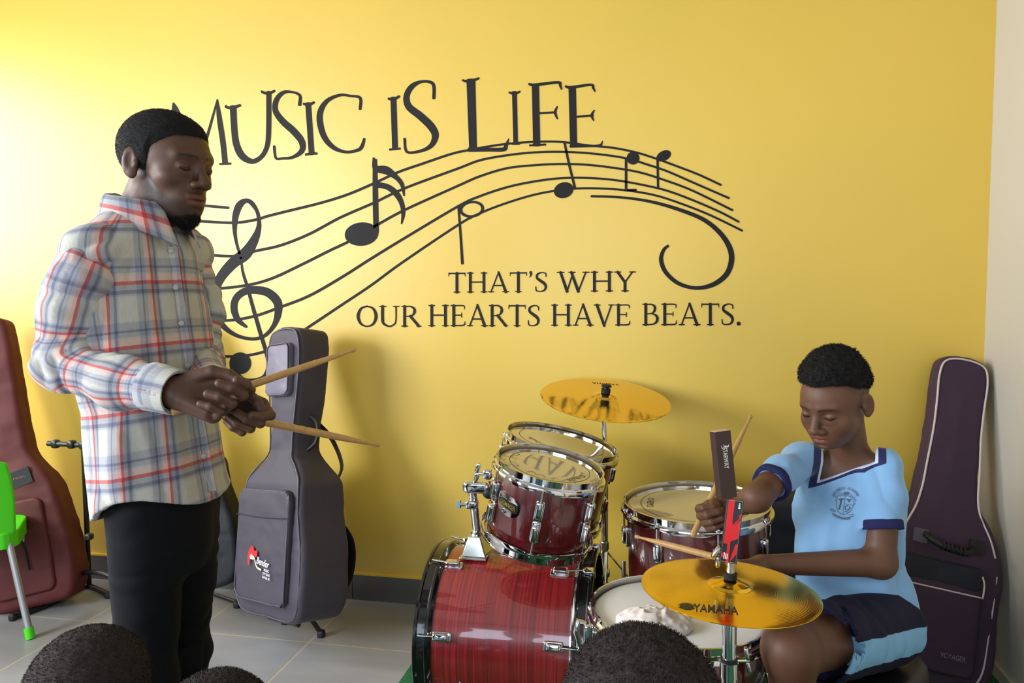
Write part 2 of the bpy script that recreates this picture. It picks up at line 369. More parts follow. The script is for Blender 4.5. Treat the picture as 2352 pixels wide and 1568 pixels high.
def cc(L7, L8): return [c7(*p) for p in L7 if p[0] < 1290]+[c8(*p) for p in L8 if p[0] > 0]
lines = [
 cc([(-150, 745), (20, 738), (155, 737), (330, 745), (440, 730), (500, 712), (620, 682), (750, 650), (880, 610), (1000, 560), (1130, 500), (1250, 458)], [(0, 508), (90, 474), (190, 452), (300, 432), (400, 418), (540, 407), (700, 406), (860, 426), (1000, 440), (1130, 466), (1240, 500), (1350, 540), (1480, 590), (1605, 648)]),
 cc([(-150, 905), (20, 900), (145, 898), (340, 907), (440, 882), (560, 855), (700, 800), (850, 720), (1010, 650), (1170, 575), (1330, 512)], [(0, 602), (130, 555), (250, 510), (400, 482), (550, 466), (700, 462), (850, 469), (1000, 486), (1100, 505), (1180, 530), (1300, 570), (1450, 635), (1650, 722)]),
 cc([(-150, 1062), (20, 1058), (155, 1060), (250, 1065), (400, 1048), (520, 1015), (660, 950), (800, 880), (900, 832), (1040, 750), (1170, 680), (1300, 618)], [(0, 714), (130, 652), (250, 600), (400, 555), (550, 538), (700, 531), (850, 535), (1000, 552), (1150, 578), (1300, 625), (1450, 682), (1670, 790)]),
 cc([(-150, 1215), (20, 1210), (175, 1213), (300, 1220), (430, 1200), (560, 1155), (700, 1100), (850, 1015), (1000, 920), (1150, 828), (1300, 742)], [(0, 837), (130, 767), (250, 712), (400, 662), (550, 630), (700, 611), (850, 609), (1000, 620), (1150, 645), (1300, 680), (1450, 735), (1600, 800), (1705, 855)]),
 cc([(-150, 1380), (20, 1376), (195, 1382), (300, 1395), (430, 1385), (560, 1340), (715, 1240), (850, 1150), (1000, 1050), (1150, 940), (1300, 845)], [(0, 950), (130, 872), (250, 808), (400, 750), (550, 705), (680, 680), (800, 668), (950, 669), (1100, 682), (1250, 710), (1400, 760), (1550, 820), (1725, 905)]),
 [c7(-60, 655), c7(100, 658), c7(190, 662), c7(305, 672)],
]
for L in lines:
    g = G(); n = len(L); stroke(g, [(p[0], p[1], 6.4-1.4*min(1, max(0, (p[0]-600)/600))) for p in L]); obj('staff_line', g, paint, staff, smooth=False)
g = G()
stroke(g, [(880, 712, 14), (1040, 718, 14), (1210, 742, 17), (1380, 790, 21), (1520, 850, 24), (1620, 940, 28), (1666, 1040, 32), (1645, 1140, 30), (1570, 1205, 27), (1470, 1228, 21), (1370, 1203, 22), (1297, 1140, 24), (1270, 1070, 24), (1284, 1015, 19), (1308, 992, 15)], c8, K8)
obj('flourish', g, paint, staff, smooth=False)
g = G()
stroke(g, [(393, 1250, 14), (352, 1215, 28), (334, 1160, 34), (346, 1110, 34), (388, 1078, 36), (440, 1072, 40), (500, 1085, 42), (545, 1130, 42), (548, 1190, 34), (525, 1250, 22), (480, 1296, 17), (420, 1310, 16), (340, 1290, 19), (275, 1240, 28), (238, 1170, 38), (236, 1090, 42), (270, 1010, 46), (330, 940, 54), (390, 895, 58), (432, 830, 42), (455, 765, 24), (450, 700, 17), (425, 655, 22), (395, 637, 22), (360, 660, 34), (340, 720, 30), (338, 790, 19), (348, 850, 14), (368, 915, 12)], c7, K7)
stroke(g, [(370, 930, 8), (377, 985, 13), (400, 1060, 15), (430, 1170, 18), (465, 1290, 19), (492, 1380, 18), (500, 1440, 16), (480, 1490, 14), (435, 1508, 14), (385, 1510, 22), (345, 1485, 34), (325, 1440, 26)], c7, K7)
blob(g, 365, 1428, 53, 53, 0, c7)
obj('treble_clef', g, paint, staff, smooth=False)
g = G(); blob(g, 955, 800, 82, 57, -6, c7); stroke(g, [(1020, 440, 20), (1022, 600, 26), (1026, 790, 26)], c7, K7)
stroke(g, [(1014, 432, 10), (1025, 480, 30), (1075, 490, 40), (1125, 525, 24), (1152, 560, 20), (1162, 612, 8)], c7, K7)
stroke(g, [(1020, 560, 30), (1080, 570, 28), (1125, 605, 30), (1150, 650, 24), (1158, 700, 20), (1150, 748, 8)], c7, K7)
obj('music_note', g, paint, staff, smooth=False)
g = G(); blob(g, 205, 785, 70, 47, -8, c8, hole=.76); stroke(g, [(130, 770, 13), (142, 930, 14), (152, 1088, 16)], c8, K8); stroke(g, [(132, 778, 16), (160, 760, 14), (185, 748, 10)], c8, K8)
stroke(g, [(135, 800, 10), (165, 815, 12), (200, 835, 10)], c8, K8)
obj('music_note', g, paint, staff, smooth=False)
g = G(); blob(g, 722, 678, 56, 44, -18, c8); stroke(g, [(727, 412, 13), (752, 530, 14), (784, 660, 14)], c8, K8); obj('music_note', g, paint, staff, smooth=False)
g = G(); blob(g, 1112, 498, 36, 36, 0, c8); stroke(g, [(1073, 505, 14), (1073, 675, 14)], c8, K8); stroke(g, [(1070, 678, 14), (1127, 676, 13)], c8, K8); obj('music_note', g, paint, staff, smooth=False)
g = G(); blob(g, 1285, 485, 44, 28, -28, c8); stroke(g, [(1250, 495, 14), (1253, 665, 13)], c8, K8); obj('music_note', g, paint, staff, smooth=False)

# ------------------------------------------------------------------ drum kit
def lacquer(ca=(.13, .006, .008), cb=(.37, .022, .024)):
    m = bpy.data.materials.new('red drum lacquer'); m.use_nodes = True; nt = m.node_tree; b = nt.nodes['Principled BSDF']
    tc = nt.nodes.new('ShaderNodeTexCoord'); mp = nt.nodes.new('ShaderNodeMapping'); n = nt.nodes.new('ShaderNodeTexNoise')
    nt.links.new(tc.outputs['Generated'], mp.inputs[0]); nt.links.new(mp.outputs[0], n.inputs['Vector'])
    n.inputs['Scale'].default_value = 1; n.inputs['Detail'].default_value = 6; n.inputs['Roughness'].default_value = .7
    cr = nt.nodes.new('ShaderNodeValToRGB'); cr.color_ramp.elements[0].position = .36; cr.color_ramp.elements[1].position = .66
    cr.color_ramp.elements[0].color = (*ca, 1); cr.color_ramp.elements[1].color = (*cb, 1)
    nt.links.new(n.outputs['Fac'], cr.inputs[0]); nt.links.new(cr.outputs[0], b.inputs['Base Color'])
    b.inputs['Roughness'].default_value = .28; b.inputs['Coat Weight'].default_value = 1; b.inputs['Coat Roughness'].default_value = .04
    b.inputs['Specular IOR Level'].default_value = .6
    return m, mp
red_tom_shaded, mp_ = lacquer((.045, .003, .004), (.17, .008, .010)); mp_.inputs['Scale'].default_value = (26, 26, .8)  # same red lacquer darkened: shade on the tom fronts put into the colour
red_bass_lit, mp_ = lacquer(); mp_.inputs['Scale'].default_value = (70, .9, .9)  # brighter copy of the lacquer, light from above kept in its colour
skin_oil = mat('clear drum head film', (172, 166, 152), .03, spec=1., coat=1., lincol=(.48, .44, .35))
skin_white = mat('white coated drum head', (228, 229, 230), .35, spec=.5)
ink = mat('black print', (30, 28, 24), .5)
def font_mesh(txt, size=1., bold=False, shear=0., italic=False):
    """outline text -> (verts 2D centred, faces)"""
    c = bpy.data.curves.new('txt', 'FONT'); c.body = txt; c.size = size; c.shear = shear; c.align_x = 'CENTER'; c.align_y = 'CENTER'
    c.offset = .012*size if bold else 0; c.resolution_u = 3
    o = bpy.data.objects.new('txt', c); COL.objects.link(o)
    me = o.to_mesh(); v = np.array([tuple(q.co) for q in me.vertices]); f = [tuple(p.vertices) for p in me.polygons]
    o.to_mesh_clear(); bpy.data.objects.remove(o); bpy.data.curves.remove(c)
    return v[:, :2], f
def text_on(parent, name, txt, mp, size, m, w=None, bold=False, shear=0.):
    """mp(u, v) -> world point; text centred on u = v = 0, fitted to width w"""
    v, f = font_mesh(txt, size, bold, shear)
    if w: v = v*np.array([w/(v[:, 0].max()-v[:, 0].min()), 1])
    g = G(); g.add([mp(a, b) for a, b in v], f)
    return obj(name, g, m, parent, smooth=False)
def lug(parent, C, M, R, a, zt, zb, rimz, wid=.0095, rodto=None, flip=False):
    """bullet lug on a drum shell: C, M drum frame, a angle, zt/zb its ends, rod to rimz"""
    er = np.array([math.cos(a), math.sin(a), 0]); et = np.array([-math.sin(a), math.cos(a), 0]); ez = np.array([0, 0, 1.])
    ML = M@np.array([et, er, ez]).T
    g = G(); zc = (zt+zb)/2; hl = abs(zt-zb)/2
    g.sq(C+M@(er*(R+.004)+ez*zc), (wid*1.25, .005, hl*1.08), ML, .3, .3)
    g.sq(C+M@(er*(R+.010)+ez*(zc+(.004 if not flip else -.004))), (wid, .0095, hl*.9), ML, .45, .4)
    l = obj('lug', g, chrome, parent, angle=60)
    g = G(); end = zt if not flip else zb
    rr = R+.012
    g.tube([C+M@(er*rr+ez*end), C+M@(er*rr+ez*rimz)], .0027, 8)
    g.tube([C+M@(er*rr+ez*(rimz-.004)), C+M@(er*rr+ez*(rimz+.006))], .0052, 6)
    obj('tension_rod', g, chrome, l, angle=60)
def drum(label, C, n, R, depth, nl, a0=0., shellm=None, head=None, xh=None, lugs='split', ring=True, hoop='triple', zl=(.035, .085), cat='drum', name='tom_drum'):
    """C centre of the batter head, n unit normal of it"""
    M = frame(n, xh if xh is not None else CR); C = np.array(C, float)
    e = empty(name, C-M[:, 2]*depth, label, cat)
    g = G(); g.lathe([(R-.007, -.004), (R-.003, 0), (R, -.006), (R, -depth+.006), (R-.003, -depth), (R-.007, -depth+.004)], C, M, 96, closed=True)
    obj('shell', g, shellm or red_tom_shaded, e, angle=50)
    g = G(); g.lathe([(.0001, .0035), (R*.5, .0035), (R-.012, .0035), (R-.004, .002), (R+.002, -.004), (R+.0025, -.008)], C, M, 96)
    hd = obj('batter_head', g, head or skin_oil, e, angle=60)
    if ring:
        g = G(); rr = R*.80; g.lathe([(rr-.0016, .0041), (rr, .0042)], C, M, 96); obj('printed_ring', g, ink, hd, smooth=False)
    g = G(); g.lathe([(.0001, -depth-.003), (R-.012, -depth-.003), (R-.002, -depth)], C, M, 64); obj('resonant_head', g, skin_oil, e, angle=60)
    sc = .009
    def prof(sgn, z0):
        P = [(R+.0045, .002), (R+.0045, .014), (R+.0065, .0155), (R+.0095, .0145), (R+.0095, .0125), (R+.0070, .0115), (R+.0070, -.004), (R+.009, -.006), (R+.0165, -.007), (R+.0175, -.0085), (R+.0175, -.011), (R+.0155, -.012), (R+.0152, -.009), (R+.007, -.0085), (R+.0045, -.006)]
        def mod(j, a, r, z):
            if j in (10, 11):
                s_ = abs(math.sin((a-a0)*nl/2)); z -= sc*min(1, s_*1.6)
            return r, z0+sgn*z
        return P, mod
    for sgn, z0, nm in ((1, 0, 'rim'), (-1, -depth, 'rim')):
        P, mod = prof(sgn, z0); g = G(); g.lathe(P, C, M, 144, mod, closed=True); obj(nm, g, chrome, e, angle=35)
    for k in range(nl):
        a = a0+2*math.pi*k/nl
        if lugs == 'split':
            lug(e, C, M, R, a, -zl[0], -zl[1], -.008)
            lug(e, C, M, R, a, -depth+zl[1], -depth+zl[0], -depth+.008, flip=True)
        else:
            zc = -depth/2; lug(e, C, M, R, a, zc+.028, zc-.028, -.008); 
            er = np.array([math.cos(a), math.sin(a), 0]); g = G()
            g.tube([C+M@(er*(R+.012)+np.array([0, 0, zc-.028])), C+M@(er*(R+.012)+np.array([0, 0, -depth+.006]))], .0027, 8)
            obj('tension_rod', g, chrome, e, angle=60)
    return e, C, M, hd
# --- green turf mat under the kit
def turf():
    m = mat('green artificial turf', (30, 112, 62), .9, noise=(120, .9, (18, 70, 40)), bump=(260, .8, .01)); return m
pA = at_z(944, 1530, 0); g = G()
edge = nrm((at_z(933, 1566)-at_z(945, 1530)))
x0, x1, yb, yf = pA[0], XR-.014, -.08, -2.75
xs_ = np.linspace(x0, x1, 60)
top = [(x, yb+.003*math.sin(x*60), .006) for x in xs_]
bot = [(x, yf, .006) for x in xs_]
n_ = len(xs_); g.add(top+bot+[(p[0], p[1], 0.) for p in top]+[(p[0], p[1], 0.) for p in bot], [(i, i+1, n_+i+1, n_+i) for i in range(n_-1)]+[(i, i+1, 2*n_+i+1, 2*n_+i) for i in range(n_-1)]+[(n_+i, n_+i+1, 3*n_+i+1, 3*n_+i) for i in range(n_-1)]+[(0, n_, 3*n_, 2*n_), (n_-1, 2*n_-1, 4*n_-1, 3*n_-1)])
tag(obj('turf_mat', g, turf(), smooth=False), 'green artificial turf mat spread under the drum kit', 'mat')
TZ = .006
# --- bass drum (axis along the wall)
pr = pt(1305, 1550, 2.05); YN = pr[1]; RB = .238; CZ = .258+TZ
xr_ = at_y(1307, 1550, YN)[0]; xl_ = at_y(986, 1550, YN)[0]; CYB = YN+RB
BC = np.array([xl_, CYB, CZ]); BL = xr_-xl_
MB_ = frame((-1, 0, 0), (0, -1, 0))     # local z to the left (front head), x towards the camera
bass = empty('bass_drum', (BC[0], CYB, TZ), 'large red lacquered bass drum lying on its side with black hoops', 'drum')
g = G(); g.lathe([(RB-.008, 0), (RB, 0), (RB, -BL), (RB-.008, -BL)], BC, MB_, 128, closed=True); obj('shell', g, red_bass_lit, bass, angle=50)
hoopm = mat('black lacquered hoop', (12, 12, 13), .18, coat=.6)
def bhoop(x, s_, w0=.047):
    g = G(); P = [(RB-.004, -.003), (RB+.004, -.004), (RB+.009, 0), (RB+.013, .004), (RB+.014, .010), (RB+.0115, .013), (RB+.0115, w0-.012), (RB+.0145, w0-.009), (RB+.015, w0-.002), (RB+.012, w0), (RB-.004, w0)]
    g.lathe([(r, s_*z) for r, z in P], (x, CYB, CZ), MB_, 128, closed=True); return g
obj('hoop', bhoop(xl_, 1), hoopm, bass, angle=35)
obj('hoop', bhoop(xr_+.006, -1), hoopm, bass, angle=35)
g = G(); g.lathe([(RB-.002, 0), (RB+.0065, 0), (RB+.0065, -.007), (RB-.002, -.007)], (xr_, CYB, CZ), MB_, 128, closed=True); obj('chrome_band', g, chrome, bass, angle=30)
g = G(); g.lathe([(.0001, .03), (RB-.003, .03)], (xl_, CYB, CZ), MB_, 96); obj('front_head', g, mat('white front head', (200, 200, 198), .3), bass, smooth=False)
g = G(); g.lathe([(.0001, -.03), (RB-.003, -.03)], (xr_, CYB, CZ), MB_, 96); obj('batter_head', g, skin_oil, bass, smooth=False)
def barc(name, ang, x, off=.0):
    """point on the bass shell: ang from the top towards the camera"""
    a = math.radians(ang); return np.array([x, CYB-(RB+off)*math.sin(a), CZ+(RB+off)*math.cos(a)])
for ang in (24, 74, 114, 159, 204, 249, 294, 339):
    a = math.radians(ang); er = np.array([0, -math.sin(a), math.cos(a)]); M = np.array([(1, 0, 0), np.cross(er, (1, 0, 0)), er]).T
    for side in (0, 1):
        x = xl_+.036 if side == 0 else xr_-.044
        g = G(); g.sq(barc('', ang, x, .003), (.027, .0135, .005), M, .3, .3); g.sq(barc('', ang, x+(.003 if side == 0 else -.003)*-1, .011), (.022, .0105, .011), M, .45, .45)
        l = obj('lug', g, chrome, bass, angle=60)
        g = G(); s_ = -1 if side == 0 else 1
        xe = xl_-.030 if side == 0 else xr_+.036
        g.tube([barc('', ang, x+s_*.02, .014), barc('', ang, xe, .021)], .003, 8)
        obj('tension_rod', g, chrome, l, angle=60)
        if side == 1:
            g = G(); g.sq(barc('', ang, xr_+.040, .018), (.016, .012, .008), M, .5, .5); g.sq(barc('', ang, xr_+.052, .008), (.005, .012, .016), M, .5, .5)
            obj('claw', g, chrome, l, angle=60)
for s_ in (-1, 1):     # spurs
    g = G(); a = barc('', 105*s_, xl_+.09, .0); b = np.array([xl_-.04, CYB-s_*(RB+.12), TZ+.008])
    g.tube([a, b], .006, 10); g.sq(b, (.009, .009, .008)); obj('spur', g, chrome, bass, angle=60)
# tom mount on top of the bass drum
mx = at_y(1100, 1280, CYB)[0]
mnt = empty('tom_mount', (mx, CYB, CZ+RB), 'chrome trapezoid bracket and post on the bass drum holding the toms', 'bracket')
zt = CZ+RB
def frus(g, c, a0, b0, a1, b1, h, M=None):
    v = [c+np.array(p) for p in ((-a0, -b0, 0), (a0, -b0, 0), (a0, b0, 0), (-a0, b0, 0), (-a1, -b1, h), (a1, -b1, h), (a1, b1, h), (-a1, b1, h))]
    g.add(v, [(3, 2, 1, 0), (4, 5, 6, 7), (0, 1, 5, 4), (1, 2, 6, 5), (2, 3, 7, 6), (3, 0, 4, 7)])
g = G(); c = np.array([mx, CYB-.03, zt-.006]); frus(g, c, .042, .05, .041, .049, .008); frus(g, c+np.array([.002, 0, .008]), .038, .045, .018, .03, .058)
o = obj('base_bracket', g, mat('satin chrome', (205, 203, 195), .16, 1.), mnt, angle=30); bv = o.modifiers.new('b', 'BEVEL'); bv.width = .003; bv.segments = 3; bv.limit_method = 'ANGLE'
ptop = np.array([mx-.012, CYB-.03, zt+.205])
g = G(); g.tube([c+np.array([.004, 0, .06]), ptop], .0125, 16); g.tube([c+np.array([.004, 0, .06]), c+np.array([.004, 0, .075])], .02, 16)
obj('post', g, chrome, mnt, angle=60)
g = G(); g.sq(ptop+np.array([0, 0, -.055]), (.018, .018, .014), None, .5, .4); g.tube([ptop+np.array([-.015, -.005, -.055]), ptop+np.array([-.038, -.01, -.055])], .007, 8); g.box(ptop+np.array([-.038, -.01, -.055]), (.005, .008, .011)); obj('collar', g, chrome, mnt, angle=60)
g = G(); g.sq(ptop+np.array([.018, 0, .0]), (.043, .026, .019), None, .5, .45); obj('clamp_block', g, chrome, mnt, angle=60)
g = G(); g.sq(ptop+np.array([.055, -.012, -.014]), (.019, .018, .019), None, 1, 1); obj('ball_joint', g, rubber, mnt)
g = G(); g.tube([ptop+np.array([.055, -.012, -.012]), ptop+np.array([.085, -.03, -.04]), ptop+np.array([.095, -.04, -.07])], .007, 10); g.tube([ptop+np.array([.06, .012, -.012]), ptop+np.array([.10, .12, -.03])], .009, 10); obj('mount_arm', g, chrome, mnt, angle=60)
g = G(); p = ptop+np.array([.028, -.02, .045]); g.tube([p, p+np.array([.02, 0, -.004])], .005, 8); g.sq(p+np.array([-.004, 0, .014]), (.007, .004, .017), frame((.35, 0, 1)), .6, .6); g.sq(p+np.array([-.008, 0, -.014]), (.007, .004, .017), frame((.35, 0, 1)), .6, .6); g.sq(p+np.array([.026, 0, -.002]), (.014, .012, .016), None, .6, .6); obj('wing_screw', g, chrome, mnt, angle=60)
# --- toms
def tilt(up, rt, tw): return nrm(np.array([0, 0, 1.])*up+CR*rt-np.array([CF[0], CF[1], 0])*tw)
n1 = tilt(1, .19, .11); C1 = pt(1262, 1073, 2.08)
t1, C1, M1, h1 = drum('smaller red rack tom nearest the camera, with chrome oval badge, above the bass drum', C1, n1, .140, .200, 6, math.radians(-98), zl=(.045, .098))
n2 = tilt(1, .22, .05); C2 = pt(1289, 1017, 2.50)
t2, C2, M2, h2 = drum('larger red rack tom behind the one with the badge, clear head under the crash cymbal', C2, n2, .177, .25, 6, math.radians(-60), zl=(.045, .10))
C3 = pt(1599, 1160, 2.18); n3 = tilt(1, -.02, .02)
t3, C3, M3, h3 = drum("deep red floor tom beside the boy's raised stick hand", C3, n3, .196, .36, 8, math.radians(-88), zl=(.055, .11), name='floor_tom')
for k in (0, 1, 2):
    a = math.radians(-88+22.5+120*k+20); er = M3@np.array([math.cos(a), math.sin(a), 0])
    p = C3+er*.222; b = np.array([p[0], p[1], TZ+.01]); g = G()
    g.tube([np.array([p[0], p[1], C3[2]-.14]), b+np.array([0, 0, .08]), b+er*.02], .006, 10); g.sq(b+er*.02, (.012, .012, .011)); g.sq(np.array([p[0], p[1], C3[2]-.22])-er*.006, (.014, .014, .03), None, .5, .5)
    obj('leg', g, chrome, t3, angle=60)
def head_text(h, C, M, R, txt, ang, rad, size, w):
    a = math.radians(ang); c = np.array([math.cos(a), math.sin(a)])*rad; u = np.array([-math.sin(a), math.cos(a)]); vv = np.array([-math.cos(a), -math.sin(a)])
    mp = lambda x, y: C+M@np.array([*(c+u*x+vv*y), .0044]); text_on(h, 'printed_name', txt, mp, size, ink, w)
head_text(h1, C1, M1, .140, 'REMO O', -40, .092, .022, .075)
head_text(h2, C2, M2, .170, 'REMO O', 215, .105, .024, .08)
head_text(h3, C3, M3, .201, 'O REMO', 168, .130, .028, .085)
# badge on the front tom
def on_shell(C, M, R, a, z, off=.0): return C+M@np.array([math.cos(a)*(R+off), math.sin(a)*(R+off), z])
# badge angle: the point of the shell seen at the badge pixel
best = min(((abs((lambda q: 1176+F_PX*((q-CAM)@CR)/((q-CAM)@CF))(on_shell(C1, M1, .140, math.radians(t), -.088))-1167), t) for t in range(-170, -60)))[1]
ab = math.radians(best)
def shp(pts, off, ac=ab, zc=-.088, C=C1, M=M1, R=.140): return [on_shell(C, M, R, ac+x/R, zc+y, off) for x, y in pts]
def plate(name, pts, off, m, parent, th=.0012):
    P = smoothpath([(a*1.32, b*1.2) for a, b in pts], 6, True); g = G(); A = shp(P, off+th); B = shp(P, off); n = len(P)
    cx = np.mean(np.array(P), 0)
    ctr = shp([cx], off+th); g.add(A+B+ctr, [(i, (i+1) % n, 2*n) for i in range(n)]+[(n+i, n+(i+1) % n, (i+1) % n, i) for i in range(n)])
    return obj(name, g, m, parent, angle=30)
bd = plate('badge', [(-.027, .0225), (.0, .0235), (.022, .019), (.029, .010), (.028, -.012), (.016, -.021), (-.004, -.022), (-.024, -.012), (-.030, .002)], .0008, chrome, t1, .002)
plate('badge_plate', [(-.024, .010), (.0, .0105), (.024, .007), (.024, -.009), (0, -.0065), (-.023, -.002)], .0030, mat('black enamel', (14, 15, 14), .3), bd, .0005)
gold = mat('gold print', (176, 148, 60), .35, .6)
mp = lambda x, y: on_shell(C1, M1, .140, ab+x/.140, -.088+.0015-x*.10+y, .0040)
text_on(bd, 'badge_lettering', 'GIGMAKER', mp, .0175, gold, .054, bold=True)
mp = lambda x, y: on_shell(C1, M1, .140, ab+(x-.004)/.140, -.088+.0185-x*.1+y, .0032)
text_on(bd, 'badge_lettering', 'YAMAHA', mp, .0068, ink, .028)
g = G(); c = on_shell(C1, M1, .140, ab-.008/.140, -.088-.0185, .003); er = nrm(c-C1-M1[:, 2]*((c-C1)@M1[:, 2]))
g.lathe([(.0035, 0), (.0035, .004), (.0068, .004), (.0068, 0)], c, frame(er), 24, closed=True); obj('air_vent', g, chrome, bd)
# --- snare drum
CS = pt(1559, 1409, 1.75); ns = tilt(1, .03, .0)
sn, CS, MS, hs = drum('snare drum with white coated head partly under the near cymbal', CS, ns, .193, .13, 8, math.radians(-112), head=skin_white, lugs='long', ring=False, name='snare_drum')
g = G(); a = math.radians(188); p = CS+MS@np.array([math.cos(a)*.205, math.sin(a)*.205, -.045])
g.sq(p, (.018, .014, .032), frame((0, 0, 1), CR), .35, .35); g.tube([p+CR*-.012+np.array([0, 0, .03]), p+CR*-.028+np.array([0, 0, .035]), p+CR*-.034+np.array([0, 0, .012]), p+CR*-.022+np.array([0, 0, -.03])], [.006, .009, .008, .005], 10); obj('strainer', g, chrome, sn, angle=60)
sst = empty('snare_stand', (CS[0], CS[1], TZ), 'chrome tripod stand with black rubber baskets under the snare drum', 'stand')
hub = np.array([CS[0], CS[1], .34])
for k in range(3):
    a = math.radians(25+120*k); d = np.array([math.cos(a), math.sin(a), 0])
    g = G(); g.tube([hub, hub+d*.16+np.array([0, 0, .03]), CS-MS[:, 2]*.155+d*.195], .006, 8); ar = obj('basket_arm', g, chrome, sst, angle=60)
    g = G(); q = CS-MS[:, 2]*.150+d*.205; g.tube([q-np.array([0, 0, .02]), q+np.array([0, 0, .03])], .011, 12); obj('rubber_grip', g, rubber, ar, angle=60)
    g = G(); f_ = np.array([CS[0], CS[1], TZ+.01])+d*.24; g.tube([np.array([CS[0], CS[1], .22]), f_], .007, 8); g.sq(f_, (.014, .014, .01)); obj('leg', g, chrome, sst, angle=60)
g = G(); g.tube([np.array([CS[0], CS[1], .10]), hub], .011, 14); g.sq(hub, (.02, .02, .022), None, .5, .5); obj('post', g, chrome, sst, angle=60)
# --- cymbals
def brass(name, c, rough):
    m = bpy.data.materials.new(name); m.use_nodes = True; nt = m.node_tree; b = nt.nodes['Principled BSDF']
    b.inputs['Base Color'].default_value = (*c, 1); b.inputs['Metallic'].default_value = 1; b.inputs['Roughness'].default_value = rough
    tc = nt.nodes.new('ShaderNodeTexCoord'); sx = nt.nodes.new('ShaderNodeSeparateXYZ'); nt.links.new(tc.outputs['Object'], sx.inputs[0])
    at = nt.nodes.new('ShaderNodeAttribute'); at.attribute_name = 'rad'
    w = nt.nodes.new('ShaderNodeMath'); w.operation = 'MULTIPLY'; w.inputs[1].default_value = 2*math.pi/.0042; nt.links.new(at.outputs['Fac'], w.inputs[0])
    s_ = nt.nodes.new('ShaderNodeMath'); s_.operation = 'SINE'; nt.links.new(w.outputs[0], s_.inputs[0])
    n = nt.nodes.new('ShaderNodeTexNoise'); n.inputs['Scale'].default_value = 26; nt.links.new(tc.outputs['Object'], n.inputs['Vector'])
    ad = nt.nodes.new('ShaderNodeMath'); ad.operation = 'MULTIPLY_ADD'; ad.inputs[1].default_value = .12; nt.links.new(s_.outputs[0], ad.inputs[0]); nt.links.new(n.outputs['Fac'], ad.inputs[2])
    bp = nt.nodes.new('ShaderNodeBump'); bp.inputs['Strength'].default_value = .12; bp.inputs['Distance'].default_value = .0012
    nt.links.new(ad.outputs[0], bp.inputs['Height']); nt.links.new(bp.outputs[0], b.inputs['Normal'])
    return m
brass1 = brass('crash brass', (.86, .60, .17), .07); brass2 = brass('polished brass', (.86, .57, .05), .15)
def cymbal_prof(R): return [(.0055, .0), (.02, -.001), (.036, -.006), (.043, -.0105), (.05, -.0115), (R*.6, -.0145), (R-.004, -.0185), (R, -.0192)]
def cymbal(name, label, C, n, R, m, xh=CR):
    M = frame(n, xh); e = empty(name, C, label, 'cymbal')
    P = []; pr_ = cymbal_prof(R)
    for i in range(len(pr_)-1):
        for k in range(6): t = k/6; P.append((pr_[i][0]*(1-t)+pr_[i+1][0]*t, pr_[i][1]*(1-t)+pr_[i+1][1]*t))
    P.append(pr_[-1]); Q = [(r, z-.0012) for r, z in P][::-1]
    g = G(); g.lathe(P+Q, C, M, 128, closed=True); g.att['rad'] = [p[0] for p in (P+Q)]*128
    b = obj('bow', g, m, e, angle=60)
    return e, M, b
def on_cym(C, M, R, x, y, off=.0006):
    r = math.hypot(x, y); pr_ = cymbal_prof(R); z = np.interp(r, [p[0] for p in pr_], [p[1] for p in pr_]); return C+M@np.array([x, y, z+off])
RC = .224; nc = tilt(1, .075, .20); CC = pt(1391, 903, 2.62)
cy, MC, cb = cymbal('crash_cymbal', 'brass crash cymbal on a tall stand above the rack toms, mural lettering mirrored in it', CC, nc, RC, brass1)
mp = lambda x, y: on_cym(CC, MC, RC, .02-x*1, .155-y); text_on(cb, 'printed_name', 'YAMAHA', mp, .022, ink, .10, bold=True)
cs = empty('cymbal_stand', (CC[0], CC[1], 0), 'straight chrome cymbal stand rising behind the rack toms', 'stand')
pb = np.array([CC[0]-.004, CC[1]+.01, TZ])
g = G(); g.tube([CC-nc*.07, CC+nc*.032], .0035, 10); obj('threaded_rod', g, chrome, cs, angle=60)
g = G(); g.tube([CC+nc*.002, CC+nc*.016], [.016, .016], 24); obj('felt_washer', g, mat('black felt', (24, 20, 22), .9), cs, angle=60)
g = G(); g.tube([CC+nc*.016, CC+nc*.022], [.008, .008], 16); g.sq(CC+nc*.027, (.018, .009, .006), frame(nc, CR), .7, .6); obj('wing_nut', g, blackp, cs, angle=60)
g = G(); q = CC-nc*.072; g.sq(q, (.013, .011, .012), None, .6, .6); g.tube([q, q-CR*.03+np.array([0, 0, .002])], .0035, 8); obj('tilter', g, chrome, cs, angle=60)
g = G(); g.tube([q-np.array([0, 0, .008]), (pb[0], pb[1], .74)], .0085, 14); g.tube([(pb[0], pb[1], .742), (pb[0], pb[1], .73)], .012, 14); obj('upper_tube', g, chrome, cs, angle=60)
g = G(); g.tube([(pb[0], pb[1], .735), (pb[0], pb[1], .40)], .0125, 16); g.tube([(pb[0], pb[1], .41), (pb[0], pb[1], .385)], .0165, 16); obj('middle_tube', g, chrome, cs, angle=60)
g = G(); g.tube([(pb[0], pb[1], .40), (pb[0], pb[1], .06)], .0125, 16); g.sq((pb[0], pb[1], .30), (.02, .02, .015), None, .5, .5); obj('lower_tube', g, chrome, cs, angle=60)
for k in range(3):
    a = math.radians(30+120*k); d = np.array([math.cos(a), math.sin(a), 0]); f_ = pb+d*.30+np.array([0, 0, .012])
    g = G(); g.tube([np.array([pb[0], pb[1], .385]), f_], .011, 8, flat=.35); g.tube([pb+np.array([0, 0, .10]), pb+d*.14+np.array([0, 0, .20])], .007, 8, flat=.4); g.sq(f_, (.016, .016, .012)); obj('leg', g, chrome, cs, angle=60)
